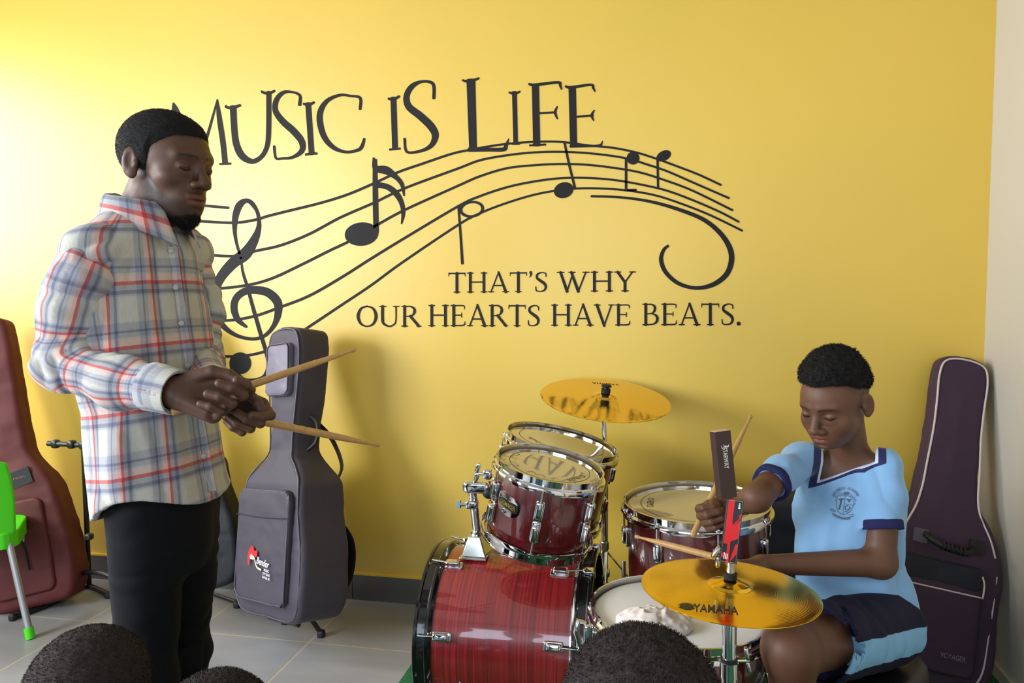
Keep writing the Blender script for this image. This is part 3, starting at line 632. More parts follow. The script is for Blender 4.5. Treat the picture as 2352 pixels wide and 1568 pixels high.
# near cymbal and its stand
RH = .168; nh = tilt(1, .045, .0); CH = pt(1677, 1331, 1.47)
hh, MH, hb = cymbal('ride_cymbal', 'bright brass cymbal closest to the camera with black maker lettering near its edge', CH, nh, RH, brass2)
def cyp(px, py):        # point of the cymbal plane seen at a pixel -> local x, y
    P0 = CH-nh*.024; r = ray(px, py); t = ((P0-CAM)@nh)/(r@nh); q = CAM+r*t-CH; return q@MH[:, 0], q@MH[:, 1]
A = cyp(1594, 1405); B = cyp(1689, 1414); uu = np.array(B)-np.array(A); uw = np.linalg.norm(uu); uu /= uw; vv_ = np.array([-uu[1], uu[0]]); mid = (np.array(A)+np.array(B))/2
mp = lambda x, y: on_cym(CH, MH, RH, *(mid+uu*x+vv_*y)); text_on(hb, 'printed_name', 'YAMAHA', mp, .044, ink, uw*1.03, bold=True, shear=.28)
lc = np.array(cyp(1577, 1401))
g = G()
for r0, r1 in ((.0, .0125), (.0138, .0148)):
    P = []
    for k in range(32): a = 2*math.pi*k/32; P += [on_cym(CH, MH, RH, *(lc+r0*np.array([math.cos(a), math.sin(a)]))), on_cym(CH, MH, RH, *(lc+r1*np.array([math.cos(a), math.sin(a)])))]
    g.add(P, [(2*k, 2*k+1, 2*((k+1) % 32)+1, 2*((k+1) % 32)) for k in range(32)])
obj('printed_emblem', g, ink, hb, smooth=False)
g = G()
for k in range(3):
    a = math.pi/2+2*math.pi*k/3
    for s_ in (0, .7):
        d = np.array([math.cos(a), math.sin(a)]); h_ = np.array([-d[1], d[0]])
        g.add([on_cym(CH, MH, RH, *(lc+d*t*.0105+h_*w_*.0009), .0009) for t, w_ in ((.05, -.6), (1, -1.3), (1, 1.3), (.05, .6))], [(0, 1, 2, 3)])
obj('printed_emblem', g, mat('brass print', (150, 120, 30), .4, .7), hb, smooth=False)
hs_ = empty('cymbal_stand', (CH[0], CH[1], 0), 'thick chrome cymbal stand in front of the snare with wing screws below the near cymbal', 'stand')
g = G(); g.tube([CH+nh*.002, CH+nh*.014], .0125, 24); obj('felt_washer', g, mat('black felt', (24, 20, 22), .9), hs_, angle=60)
g = G(); g.tube([CH+nh*.012, CH+nh*.035], [.0085, .0075], 16); g.tube([CH+nh*.03, CH+nh*.06], [.0105, .0105], 16); g.tube([CH-nh*.05, CH+nh*.058], .0035, 10); g.tube([CH+nh*.048, CH+nh*.048-CR*.026], .004, 8); g.sq(CH+nh*.055-CR*.030, (.0045, .006, .014), frame(nh*.8+CR*.5, CR), .6, .6); g.sq(CH+nh*.036-CR*.026, (.0045, .006, .012), frame(nh, CR), .6, .6); obj('clutch', g, dchrome, hs_, angle=60)
hx, hy = CH[0], CH[1]
zc_ = pt(1672, 1520, 1.47)[2]
g = G(); g.tube([(hx, hy, CH[2]-.028), (hx, hy, zc_)], .0138, 20); obj('upper_tube', g, chrome, hs_, angle=60)
g = G(); g.tube([(hx, hy, zc_+.004), (hx, hy, zc_-.004)], .0165, 20); obj('plastic_collar', g, blackp, hs_, angle=60)
g = G(); g.tube([(hx, hy, zc_-.004), (hx, hy, zc_-.034)], .018, 20); g.tube([(hx, hy, zc_-.034), (hx, hy, .06)], .0165, 20); obj('lower_tube', g, chrome, hs_, angle=60)
g = G(); q = np.array([hx, hy, zc_-.002])+CR*.026; g.tube([q-CR*.014, q+CR*.012], .0055, 10); g.sq(q+CR*.008+np.array([0, 0, .013]), (.0045, .006, .014), frame((-.15, 0, 1)), .6, .6); g.sq(q+CR*.012+np.array([0, 0, -.014]), (.0045, .006, .014), frame((-.2, 0, 1)), .6, .6); obj('wing_screw', g, chrome, hs_, angle=60)
for k in range(3):
    a = math.radians(80+120*k); d = np.array([math.cos(a), math.sin(a), 0]); f_ = np.array([hx, hy, .012+TZ])+d*.24
    g = G(); g.tube([np.array([hx, hy, .26]), f_], .010, 8, flat=.4); g.sq(f_, (.015, .015, .012)); obj('leg', g, chrome, hs_, angle=60)
# --- two long cartons slid over the rod of the near cymbal
def carton(name, label, pts4, depth, side, mats):
    """pts4: front face corners (pixel) tl, tr, br, bl at distance depth"""
    P = [pt(x, y, depth) for x, y in pts4]; z = nrm(P[0]-P[3]+P[1]-P[2]); x = nrm(P[1]-P[0]+P[2]-P[3]); y = np.cross(z, x)
    x = math.cos(side)*x+math.sin(side)*y; y = np.cross(z, x)          # turn about its long axis
    w = np.linalg.norm(P[1]-P[0])/abs(math.cos(side)); h = np.linalg.norm(P[0]-P[3]); c = (P[0]+P[1]+P[2]+P[3])/4
    return c, x, y, z, w, h
brown = mat('dark brown card', (50, 27, 24), .5); brown2 = mat('grey brown card', (92, 78, 84), .5); whitep = mat('white print', (225, 220, 212), .5); redp = mat('red print', (196, 10, 16), .45); blk = mat('black card', (20, 20, 22), .4)
c, x, y, z, w, h = carton('', '', ((1641, 992), (1679, 987), (1694, 1143), (1657, 1146)), 1.455, .25, None)
dpt = .021; e = empty('carton', c-z*h/2, 'dark brown carton with white vertical lettering, stacked on top of the red one', 'box')
M = np.array([x, y, z]).T
g = G(); g.box(c+y*dpt/2, (w/2, dpt/2, h/2), M); o = obj('box_body', g, brown, e, smooth=False)
g = G(); q = c+z*(h/2+.0004)+y*dpt/2; g.box(q, (w/2, dpt/2, .0004), M); obj('end_flap', g, mat('kraft card', (186, 160, 130), .6), e, smooth=False)
mp = lambda a, b: c-y*.0006-z*(a+.000)+x*(b)+z*h*.10
text_on(e, 'printed_name', 'STARWAY', mp, .0135, whitep, .040, bold=True)
mp2 = lambda a, b: c-y*.0006+x*a+z*b
g = G(); pp = lambda L, w_: [(*q, w_) for q in L]
LAY[0] = 0
raww = lambda a, b: c-y*.0007+x*(a-.5)*w+z*(.5-b)*h
for L in ([(.34, .215, .012), (.30, .235, .012), (.40, .250, .012), (.48, .225, .012), (.44, .200, .012)], [(.46, .225, .018), (.78, .235, .018)], [(.50, .250, .016), (.62, .215, .016)], [(.64, .252, .014), (.80, .210, .014)]): stroke(g, L, None, 1, raw=raww, sm=4)
obj('printed_logo', g, whitep, e, smooth=False)
c, x, y, z, w, h = carton('', '', ((1671, 1146), (1707, 1149), (1689, 1294), (1655, 1291)), 1.455, -.28, None)
c_, x_, y_, z_, w_, h_ = c, x, y, z, w, h
M = np.array([x, y, z]).T; e = empty('carton', c-z*h/2, 'slim black carton with bold red shapes slid over the cymbal rod under the brown carton', 'box')
g = G(); g.box(c+y*dpt/2, (w/2, dpt/2, h/2), M); o = obj('box_body', g, blk, e, smooth=False)
rawb = lambda a, b, k=[0]: c_-y_*.0006+x_*(a-.5)*w_+z_*(.5-b)*h_
def pol(name, L, m, off=0.):
    g = G(); g.poly([rawb(a, b)-y_*off for a, b in L]); obj(name, g, m, e, smooth=False)
pol('red_print', [(.12, .0), (.50, .0), (.47, .35), (.95, .20), (.95, .27), (.55, .42), (.95, .30), (.93, .60), (.50, .66), (.52, 1.), (.34, 1.), (.34, .70), (.10, .70)], redp)
pol('red_print', [(.62, .90), (.80, .70), (.95, .68), (.93, .84), (.60, .98)], redp)
pol('red_print', [(.06, .86), (.20, .84), (.20, .92), (.06, .92)], redp)
pol('black_print', [(.50, .34), (.80, .25), (.86, .27), (.50, .40)], blk, .0004)
for k in range(3): pol('white_print', [(.20+.09*k, .84+.01*k), (.25+.09*k, .84+.01*k), (.25+.09*k, .94), (.20+.09*k, .94)], whitep, .0004)
for a, b, c1, d1 in ((.05, .01, .06, .985), (.94, .01, .95, .985), (.05, .01, .95, .016), (.05, .98, .95, .986)): pol('outline_print', [(a, b), (c1, b), (c1, d1), (a, d1)], mat('grey print', (150, 140, 130), .5), .0005)
g = G()
for k, (b, r) in enumerate(((.055, .045), (.085, .055), (.12, .07))):
    g.poly([rawb(.78+r*math.cos(t*math.pi/8), b+r*.24*math.sin(t*math.pi/8))-y_*.0005 for t in range(16)])
obj('white_print', g, whitep, e, smooth=False)

# ------------------------------------------------------------------ sculpting: distance fields meshed with surface nets
def vnoise(P, s, seed=0):
    """smooth value noise in -1..1"""
    Q = P*s+seed*17.13; I = np.floor(Q).astype(np.int64); F = Q-I; F = F*F*(3-2*F)
    def hsh(i, j, k):
        n = (i*374761393+j*668265263+k*2147483647+seed*1013) & 0xffffffff
        n = ((n ^ (n >> 13))*1274126177) & 0xffffffff; n = n ^ (n >> 16)
        return (n & 0xffff)/32767.5-1
    r = 0
    for a in (0, 1):
        for b in (0, 1):
            for c in (0, 1):
                w = (F[:, 0] if a else 1-F[:, 0])*(F[:, 1] if b else 1-F[:, 1])*(F[:, 2] if c else 1-F[:, 2])
                r = r+w*hsh(I[:, 0]+a, I[:, 1]+b, I[:, 2]+c)
    return r
def surface_nets(V, lo, h):
    nx, ny, nz = V.shape; ins = V < 0
    c = np.zeros((nx-1, ny-1, nz-1), np.int8)
    for a in (0, 1):
        for b in (0, 1):
            for d in (0, 1): c += ins[a:nx-1+a, b:ny-1+b, d:nz-1+d]
    act = (c > 0) & (c < 8); idx = -np.ones(act.shape, np.int64); I = np.argwhere(act); idx[act] = np.arange(len(I))
    acc = np.zeros((len(I), 3)); cnt = np.zeros(len(I))
    for ax in range(3):
        o1, o2 = [k for k in range(3) if k != ax]
        for u in (0, 1):
            for w in (0, 1):
                o = np.zeros(3, int); o[o1] = u; o[o2] = w; p = I+o; q = p.copy(); q[:, ax] += 1
                a = V[p[:, 0], p[:, 1], p[:, 2]]; b = V[q[:, 0], q[:, 1], q[:, 2]]; m = (a < 0) != (b < 0)
                t = np.where(m, a/np.where(m, a-b, 1), 0); pos = p.astype(float); pos[:, ax] += t
                acc += pos*m[:, None]; cnt += m
    verts = lo+h*acc/cnt[:, None]; F = []
    for ax in range(3):
        o1, o2 = [(1, 2), (2, 0), (0, 1)][ax]; sl0 = [slice(None)]*3; sl1 = [slice(None)]*3
        sl0[ax] = slice(0, V.shape[ax]-1); sl1[ax] = slice(1, V.shape[ax])
        A = ins[tuple(sl0)]; B = ins[tuple(sl1)]; E = np.argwhere(A != B)
        E = E[(E[:, o1] > 0) & (E[:, o2] > 0) & (E[:, o1] < V.shape[o1]-1) & (E[:, o2] < V.shape[o2]-1)]
        fl = A[E[:, 0], E[:, 1], E[:, 2]]
        def g(d1, d2):
            q = E.copy(); q[:, o1] += d1; q[:, o2] += d2; return idx[q[:, 0], q[:, 1], q[:, 2]]
        Q = np.stack([g(-1, -1), g(0, -1), g(0, 0), g(-1, 0)], 1); Q[~fl] = Q[~fl][:, ::-1]; F.append(Q)
    return verts, np.concatenate(F)
def sdf_mesh(fn, lo, hi, h, slack=.012, newton=1, B=8):
    """fn(P) -> distance; evaluated only in blocks near the surface"""
    lo = np.array(lo, float); hi = np.array(hi, float); nb = np.ceil((hi-lo)/(h*B)).astype(int); n = nb*B+1
    V = np.full(n, 1., np.float32)
    bi = np.stack(np.meshgrid(*[np.arange(k) for k in nb], indexing='ij'), -1).reshape(-1, 3)
    d = fn(lo+(bi*B+B/2)*h)
    for b, dd in zip(bi[d < 0], d[d < 0]): V[b[0]*B:(b[0]+1)*B+1, b[1]*B:(b[1]+1)*B+1, b[2]*B:(b[2]+1)*B+1] = -1
    on = bi[np.abs(d) < B*h*.87+slack]
    off = np.stack(np.meshgrid(*[np.arange(B+1)]*3, indexing='ij'), -1).reshape(-1, 3)
    for k in range(0, len(on), 500):
        p = (on[k:k+500, None]*B+off[None]).reshape(-1, 3); V[p[:, 0], p[:, 1], p[:, 2]] = fn(lo+p*h)
    v, f = surface_nets(V, lo, h)
    for _ in range(newton):
        e = h*.5; g0 = fn(v); gr = np.stack([fn(v+np.eye(3)[i]*e)-fn(v-np.eye(3)[i]*e) for i in range(3)], 1)/(2*e)
        st = g0[:, None]*gr/np.maximum((gr**2).sum(1), .3)[:, None]
        l = np.linalg.norm(st, axis=1); st *= np.minimum(1, .6*h/np.maximum(l, 1e-9))[:, None]; v = v-st
    return v, f
def vg(v, f):
    g = G(); g.v = [tuple(p) for p in v]; g.f = [tuple(q) for q in f.tolist()]; return g
def smin(a, b, k):
    h = np.clip(.5+.5*(b-a)/k, 0, 1); return b*(1-h)+a*h-k*h*(1-h)
def smax(a, b, k): return -smin(-a, -b, k)
def s_ell(P, c, r, M=None):
    q = P-c
    if M is not None: q = q@M
    r = np.array(r, float); k0 = np.sqrt(((q/r)**2).sum(1)); k1 = np.sqrt(((q/r**2)**2).sum(1)); return k0*(k0-1)/np.maximum(k1, 1e-9)
def s_cap(P, a, b, ra, rb):
    a = np.asarray(a, float); b = np.asarray(b, float); ba = b-a; pa = P-a; t = np.clip(pa@ba/(ba@ba), 0, 1); return np.sqrt(((pa-t[:, None]*ba)**2).sum(1))-(ra+(rb-ra)*t)
def s_ecap(P, a, b, ra, rb, w, fl):
    """tapered capsule flattened along unit vector w by factor fl (<1 = thinner)"""
    a = np.asarray(a, float); b = np.asarray(b, float); ba = b-a; pa = P-a; t = np.clip(pa@ba/(ba@ba), 0, 1); q = pa-t[:, None]*ba
    k = q@w; q = q+np.outer(k*(1/fl-1), w); return (np.sqrt((q**2).sum(1))-(ra+(rb-ra)*t))*min(1, fl*1.15)
def s_loft(P, st, e=2.0):
    """st: list of (centre, half width, half depth, x axis, y axis) from bottom to top, cross-section superellipse"""
    C = np.array([s[0] for s in st]); best = None; n = len(st)
    ax = nrm(C[-1]-C[0]); t = (P-C[0])@ax; tc = (C-C[0])@ax
    cx = np.stack([np.interp(t, tc, C[:, i]) for i in range(3)], 1)
    X = nrm(np.array(st[n//2][3], float)); X = nrm(X-ax*(X@ax)); Y = np.cross(ax, X)
    a = np.interp(t, tc, [s[1] for s in st]); b = np.interp(t, tc, [s[2] for s in st])
    q = P-cx; u = q@X; v = q@Y
    rho = ((np.abs(u)/a)**e+(np.abs(v)/b)**e)**(1/e)
    d = (rho-1)*np.minimum(a, b)*.95
    top = t-tc[-1]; bot = -t
    return d, top, bot, t
def poly_sd(X, Z, pts):
    """signed distance of points to a closed 2D polygon"""
    P = np.array(pts, float); d = np.full(X.shape, 1e9); s = np.ones(X.shape)
    for i in range(len(P)):
        a = P[i]; b = P[i-1]; e = b-a; w0 = X-a[0]; w1 = Z-a[1]
        t = np.clip((w0*e[0]+w1*e[1])/(e@e), 0, 1); d = np.minimum(d, (w0-e[0]*t)**2+(w1-e[1]*t)**2)
        c1 = Z >= a[1]; c2 = Z < b[1]; c3 = e[0]*w1 > e[1]*w0
        s = np.where((c1 & c2 & c3) | (~c1 & ~c2 & ~c3), -s, s)
    return s*np.sqrt(d)
def padded(outline, T, h=.006, r=.02, wr=.003, seed=1, puff=.0, ysh=0., ns=9.):
    """soft slab with the given outline (x, z), thickness T (number or function of z); local frame, front at -y"""
    O = np.array(outline); Tm = T(np.linspace(O[:, 1].min(), O[:, 1].max(), 50)).max() if callable(T) else T
    lo = np.array([O[:, 0].min()-3*h, -Tm/2-4*h+ysh, O[:, 1].min()-3*h]); hi = np.array([O[:, 0].max()+3*h, Tm/2+4*h+ysh, O[:, 1].max()+3*h])
    n = np.ceil((hi-lo)/h).astype(int)+1; x = lo[0]+h*np.arange(n[0]); y = lo[1]+h*np.arange(n[1]); z = lo[2]+h*np.arange(n[2])
    X, Z = np.meshgrid(x, z, indexing='ij'); d2 = poly_sd(X, Z, O)[:, None, :]
    tt = (T(z) if callable(T) else np.full(len(z), T))[None, None, :]
    bul = puff*np.clip(-d2/.08, 0, 1)
    w = np.abs(y-ysh)[None, :, None]-tt/2-bul
    a = d2+r; b = w+r; d = np.minimum(np.maximum(a, b), 0)+np.sqrt(np.maximum(a, 0)**2+np.maximum(b, 0)**2)-r
    if wr:
        m = np.abs(d) < .03; idx = np.argwhere(m); P = lo+idx*h
        d = d.copy(); Q = P*np.array([1, 1, 1.5]); d[m] += wr*(vnoise(Q, ns, seed)*.9+.5*vnoise(Q+vnoise(Q, 7., seed+3)[:, None]*.04, ns*2.3, seed+1))
    return surface_nets(d.astype(np.float64), lo, h)
def mirror(half): return [(x, z) for x, z in half]+[(-x, z) for x, z in half[::-1]]
def rrect(x0, x1, z0, z1, r, n=5):
    P = []
    for cx, cz, a0 in ((x1-r, z0+r, -90), (x1-r, z1-r, 0), (x0+r, z1-r, 90), (x0+r, z0+r, 180)):
        for k in range(n+1): a = math.radians(a0+90*k/n); P.append((cx+r*math.cos(a), cz+r*math.sin(a)))
    return P
class Bag:
    """gig bag standing at B with its top at Tp, front turned by yaw from facing the camera (positive: to the left)"""
    def __init__(s, name, label, B, Tp, yaw, outline, thick, m, wr=.003, seed=1, h=.006, group=None):
        s.B = np.array(B, float); s.Z = nrm(np.array(Tp)-s.B); ch = nrm(np.array([CF[0], CF[1], 0.])); cr = nrm(np.array([CR[0], CR[1], 0.]))
        f = -ch*math.cos(yaw)-cr*math.sin(yaw); f = nrm(f-s.Z*(f@s.Z)); s.Y = -f; s.X = np.cross(s.Y, s.Z); s.M = np.array([s.X, s.Y, s.Z]).T
        s.th = thick; s.e = empty(name, s.B, label, 'bag', group)
        v, f = padded([tuple(p) for p in smoothpath([(*p, 0) for p in mirror(outline)], 4, True) for p in [p[:2]]], thick, h, .022, wr, seed, .006)
        s.body = obj('bag_body', vg(s.w(v), f), m, s.e, angle=180); s.outline = outline
    def w(s, v): return s.B+np.asarray(v)@s.M.T
    def front(s, z): return -(s.th(np.array([z]))[0] if callable(s.th) else s.th)/2-.004
    def P(s, x, z, off=0.): return s.w([[x, s.front(z)-off, z]])[0]
    def pocket(s, x0, x1, z0, z1, m, t=.028, r=.03, seed=2, wr=.0025, name='pocket'):
        zc = (z0+z1)/2; v, f = padded(rrect(x0, x1, z0, z1, r), t, .005, .010, wr, seed, .005, ysh=s.front(zc)+.004-t/2+.006, ns=12)
        return obj(name, vg(s.w(v), f), m, s.e, angle=180), t
    def pipe(s, pts, off, r, m, name='piping', closed=False, parent=None):
        g = G(); g.tube([s.P(x, z, off) for x, z in [q[:2] for q in smoothpath([(*p, 0) for p in pts], 5, closed)]], r, 8, closed=closed); return obj(name, g, m, parent or s.e, angle=180)
# --- grey bag on a stand beside the man
greyc = mat('grey nylon cloth', (60, 55, 65), .62, spec=.35, bump=(900, .25, .001), sheen=.05); greyd = mat('dark nylon cloth', (34, 31, 37), .6, spec=.3); pipeg = mat('grey piping', (66, 62, 74), .45)
OUT = [(x*1.19, z) for x, z in [(0, 0), (.13, .0), (.178, .035), (.192, .12), (.188, .25), (.165, .37), (.160, .44), (.155, .49), (.115, .54), (.072, .585), (.068, .66), (.082, .80), (.092, .92), (.092, 1.00), (.075, 1.05), (.03, 1.065), (0, 1.066)]]
th = lambda z: np.interp(z, [0, .1, .48, .60, .9, 1.07], [.19, .205, .19, .125, .13, .145])
bg = Bag('guitar_bag', "grey padded guitar bag with red guitar logo, standing behind the man's drumsticks", pt(664, 1412, 2.80), pt(690, 744, 2.95), .72, OUT, th, greyc, seed=4, wr=.0035)
pk, t_ = bg.pocket(-.178, .165, .06, .46, greyc, .032, .04, 5)
bg.pipe(rrect(-.172, .159, .065, .455, .04), .020, .0035, pipeg, closed=True, parent=pk)
bg.pipe([(-.175, .365), (0, .36), (.162, .365)], .031, .0015, greyd, 'seam', parent=pk)
pk2, t_ = bg.pocket(-.078, .075, .80, 1.00, mat('pale grey nylon cloth', (92, 86, 104), .5, sheen=.1), .034, .025, 8)
bg.pipe(rrect(-.074, .071, .805, .995, .025), .022, .003, pipeg, closed=True, parent=pk2)
IN = [(x*.93, .012+z*.978) for x, z in mirror(OUT) if 0.0 <= z]
bg.pipe([p for p in IN], -.004, .0035, pipeg, closed=True)
g = G()     # shoulder strap hanging behind, seen against the wall
g.tube(smoothpath([bg.w([[.05, .06, .70]])[0], bg.w([[.09, .10, .64]])[0], bg.w([[.13, .12, .54]])[0], bg.w([[.13, .085, .47]])[0]], 6), .022, 10, flat=.18, up=bg.X*.4+bg.Y); obj('shoulder_strap', g, rubber, bg.e)
g = G(); g.tube(smoothpath([bg.w([[.10, .09, .36]])[0], bg.w([[.15, .15, .26]])[0], bg.w([[.16, .14, .14]])[0], bg.w([[.13, .09, .07]])[0]], 6), .03, 10, flat=.2, up=bg.Y); obj('shoulder_strap', g, greyd, bg.e)
g = G(); g.tube(smoothpath([bg.w([[.078, .0, .60]])[0], bg.w([[.105, .02, .635]])[0], bg.w([[.105, .02, .70]])[0], bg.w([[.082, .0, .73]])[0]], 6), .008, 8); obj('handle', g, rubber, bg.e)
# printed logo on the pocket
O_ = .0345
rawl = lambda a, b: bg.P(-.155+.305*a, .46-.40*b, O_)
redl = mat('red embroidery', (205, 20, 30), .6); whl = mat('white embroidery', (222, 216, 222), .6)
g = G(); stroke(g, [(.315, .66, .035), (.315, .59, .05), (.37, .545, .07), (.43, .575, .05), (.47, .57, .06)], None, 1, raw=rawl, sm=4); obj('embroidered_guitar', g, redl, pk, smooth=False)
g = G(); stroke(g, [(.36, .60, .05), (.42, .60, .05)], None, 1, raw=rawl, sm=1); stroke(g, [(.44, .61, .018), (.50, .68, .018), (.60, .70, .018)], None, 1, raw=rawl, sm=4); obj('embroidered_neck', g, mat('cream embroidery', (190, 180, 160), .6), pk, smooth=False)
text_on(pk, 'embroidered_name', 'Bender', lambda a, b: bg.P(.035+a, .205+b-.12*a, O_), .034, whl, .085, bold=True, shear=.3)
for k, tx in enumerate(('MUSIC', 'CITY ROAD', '0244 306 185')):
    text_on(pk, 'embroidered_line', tx, lambda a, b: bg.P(.065+a, .180-.0125*k+b-.10*a, O_), .0115, whl, .035+.014*min(k, 1), bold=True)
# the low black stand under it
def stand(name, label, segs, r=.009, feet=()):
    e = empty(name, np.array(segs[0][1][0]), label, 'stand')
    for nm, P in segs:
        g = G(); g.tube(smoothpath(P, 5), r, 10); obj(nm, g, blackp, e)
    for p in feet: g = G(); g.sq(p, (.014, .014, .016), None, .6, .6); obj('rubber_foot', g, rubber, e)
    return e
f1 = at_z(738, 1462); f2 = at_z(655, 1432); f3 = at_z(545, 1392); cc_ = bg.B+np.array([0, .0, .03])
up_ = np.array([0, 0, .012])
stand('guitar_stand', "low black folding stand under the grey guitar bag, its feet on the tiles", [('leg', [cc_-bg.Z*.02, (cc_+f1)/2+up_*3, f1+up_]), ('leg', [cc_-bg.Z*.02, (cc_+f3)/2+up_*3, f3+up_]), ('leg', [f3+up_, f3*.4+f2*.6+up_*2, f2+up_]), ('cross_bar', [cc_-bg.X*.10-bg.Y*.02-bg.Z*.045, cc_+bg.X*.10-bg.Y*.02-bg.Z*.045])], .009, (f1+up_, f2+up_, f3+up_))
# --- purple bag in the corner
plum = mat('plum nylon cloth', (58, 38, 56), .6, spec=.3, bump=(900, .25, .001), sheen=.05); charc = mat('charcoal nylon cloth', (32, 32, 40), .6, spec=.3); pipew = mat('pale piping', (196, 180, 176), .5)
OUT2 = [(x*.94, z) for x, z in [(0, 0), (.13, .0), (.180, .03), (.200, .12), (.197, .25), (.200, .38), (.185, .46), (.150, .53), (.112, .585), (.098, .66), (.088, .80), (.088, .92), (.090, 1.01), (.076, 1.065), (.03, 1.085), (0, 1.086)]]
th2 = lambda z: np.interp(z, [0, .1, .48, .60, 1.08], [.12, .13, .12, .085, .08])
bp_ = Bag('guitar_bag', 'plum guitar bag with pale piping leaning in the corner behind the boy', pt(2115, 1572, 2.44), pt(2206, 818, 2.62), .12, OUT2, th2, plum, seed=9, wr=.0035)
Q = [(x*.90, .015+z*.975) for x, z in OUT2]

R_ = [(.158, .44), (.135, .50), (.104, .56), (.092, .62), (.088, .70), (.080, .82), (.080, .92), (.082, 1.0), (.070, 1.05), (.03, 1.068), (-.03, 1.068), (-.070, 1.05), (-.082, 1.0), (-.080, .92), (-.080, .82), (-.088, .70), (-.094, .62), (-.108, .56), (-.135, .50), (-.165, .44), (-.180, .36), (-.176, .25), (-.172, .12), (-.145, .04), (-.10, .018), (.06, .018), (.12, .03), (.152, .08), (.160, .18), (.166, .30), (.168, .385)]
R_ = [(x*.955, z) for x, z in R_]
bp_.pipe(R_, -.004, .0035, pipew)
pk, t_ = bp_.pocket(-.165, .115, .055, .40, plum, .026, .03, 12)
bp_.pipe([(-.16, .31), (0, .31), (.112, .31)], .024, .0028, pipew, parent=pk); bp_.pipe([(.112, .31), (.113, .35), (.105, .375)], .022, .0028, pipew, parent=pk)
pf, _ = bp_.pocket(-.160, .110, .322, .398, charc, .034, .02, 3, name='zip_flap')
bp_.pipe([(-.16, .10), (-.16, .065), (-.12, .058), (.07, .058), (.108, .075), (.112, .12), (.113, .30)], .020, .0018, charc, 'seam', parent=pk)
text_on(pk, 'printed_name', 'VOYAGER', lambda a, b: bp_.P(.04+a, .115+b, .0270), .022, mat('faded print', (130, 112, 120), .6), .075)
g = G(); hp = [bp_.P(-.075, .47, .004), bp_.P(-.06, .455, .03), bp_.P(-.03, .443, .04), bp_.P(.03, .436, .04), bp_.P(.055, .44, .03), bp_.P(.075, .455, .004)]
g.tube(smoothpath(hp, 5), .010, 10); 
for k in range(6): q = bp_.P(-.034+k*.013, .4425-k*.0012, .04); g.tube([q-bp_.X*.003, q+bp_.X*.003], .0135, 12)
hn = obj('handle', g, rubber, bp_.e, angle=60)
for x_, m_ in ((-.088, mat('grey webbing', (84, 76, 90), .7)), (.085, rubber)):
    g = G(); g.box(bp_.P(x_, .462, .004), (.022, .004, .022), bp_.M); obj('handle_patch', g, m_, bp_.e)
# --- maroon bag at the left edge
maroon = mat('maroon nylon cloth', (88, 36, 36), .65, spec=.3, bump=(900, .25, .001))
OUT3 = [(x, z*1.045) for x, z in [(0, 0), (.13, .0), (.182, .03), (.202, .12), (.198, .25), (.185, .36), (.165, .46), (.13, .53), (.092, .60), (.085, .66), (.086, .80), (.088, .92), (.088, 1.06), (.080, 1.14), (.03, 1.165), (0, 1.166)]]
bm = Bag('guitar_bag', 'maroon guitar bag leaning at the left edge beside the green chair', pt(86, 1388, 3.14), pt(-28, 722, 3.26), -.1, OUT3, lambda z: np.interp(z, [0, .1, .48, .60, 1.22], [.13, .14, .13, .10, .09]), maroon, seed=21, wr=.005)
pk, _ = bm.pocket(-.15, .13, .05, .43, maroon, .026, .035, 14)
g = G(); g.tube(smoothpath([bm.P(-.005, .43, .03), bm.P(.02, .34, .036), bm.P(.045, .24, .034), bm.P(.05, .15, .03)], 6), .006, 8, flat=.5); obj('zip_pull', g, rubber, pk)
g = G(); g.box(bm.P(.055, .52, .004), (.045, .004, .033), bm.M@np.array([[.98, 0, -.17], [0, 1, 0], [.17, 0, .98]])); lb = obj('label_patch', g, charc, bm.e, smooth=False)
text_on(lb, 'printed_name', 'MUSIC', lambda a, b: bm.P(.055+a, .525+b+.1*a, .0088), .016, mat('faded red print', (150, 70, 70), .6), .05)
# its floor stand with a tall post
def fz(x, y, z=.012): return at_z(x, y, z)
b0 = fz(205, 1345); 
tp = pt(192, 1022, 3.10); tq = pt(110, 1018, 3.12); bq = b0+np.array([0, 0, 0.])
stand('guitar_stand', 'tall black metal guitar stand with a bent post beside the maroon bag', [('post', [b0, b0*.5+tp*.5, tp-np.array([0, 0, .03]), tp]), ('yoke', [tp, tq]), ('leg', [fz(30, 1417), fz(120, 1384), fz(175, 1352), b0, fz(250, 1366)]), ('arch', [fz(118, 1383), fz(150, 1345, .03), pt(200, 1314, 3.15), pt(270, 1330, 3.10), fz(330, 1390)])], .0105, (fz(30, 1417), fz(250, 1366)))
e = [o for o in bpy.data.objects if o.get('label', '').startswith('tall black metal')][0]
for q in (pt(128, 1019, 3.12), pt(165, 1020, 3.105), tp): g = G(); g.sq(q, (.017, .017, .018), None, .7, .7); obj('knob', g, blackp, e)
g = G(); g.sq(pt(205, 1232, 3.12), (.016, .016, .014), None, .7, .7); obj('knob', g, blackp, e)
# --- dark bag standing behind the man
bk = Bag('guitar_bag', 'dark grey guitar bag mostly hidden behind the man', pt(436, 1355, 2.98), pt(372, 760, 3.10), .0, OUT, th2, mat('blackish nylon cloth', (34, 36, 40), .6, spec=.3), seed=31, wr=.004)
bk.pocket(-.14, .14, .10, .37, MATS['blackish nylon cloth'], .022, .05, 33)
bk.pipe([(-.16, .05), (.02, .012), (.12, .03), (.172, .10), (.178, .20)], -.004, .003, pipeg)
s1 = fz(470, 1358); s2 = fz(612, 1405)
stand('guitar_stand', 'black tube stand poking out between the man and the grey guitar bag', [('leg', [fz(400, 1345), s1, (s1+s2)/2, fz(560, 1392)])], .008, (fz(545, 1388),))
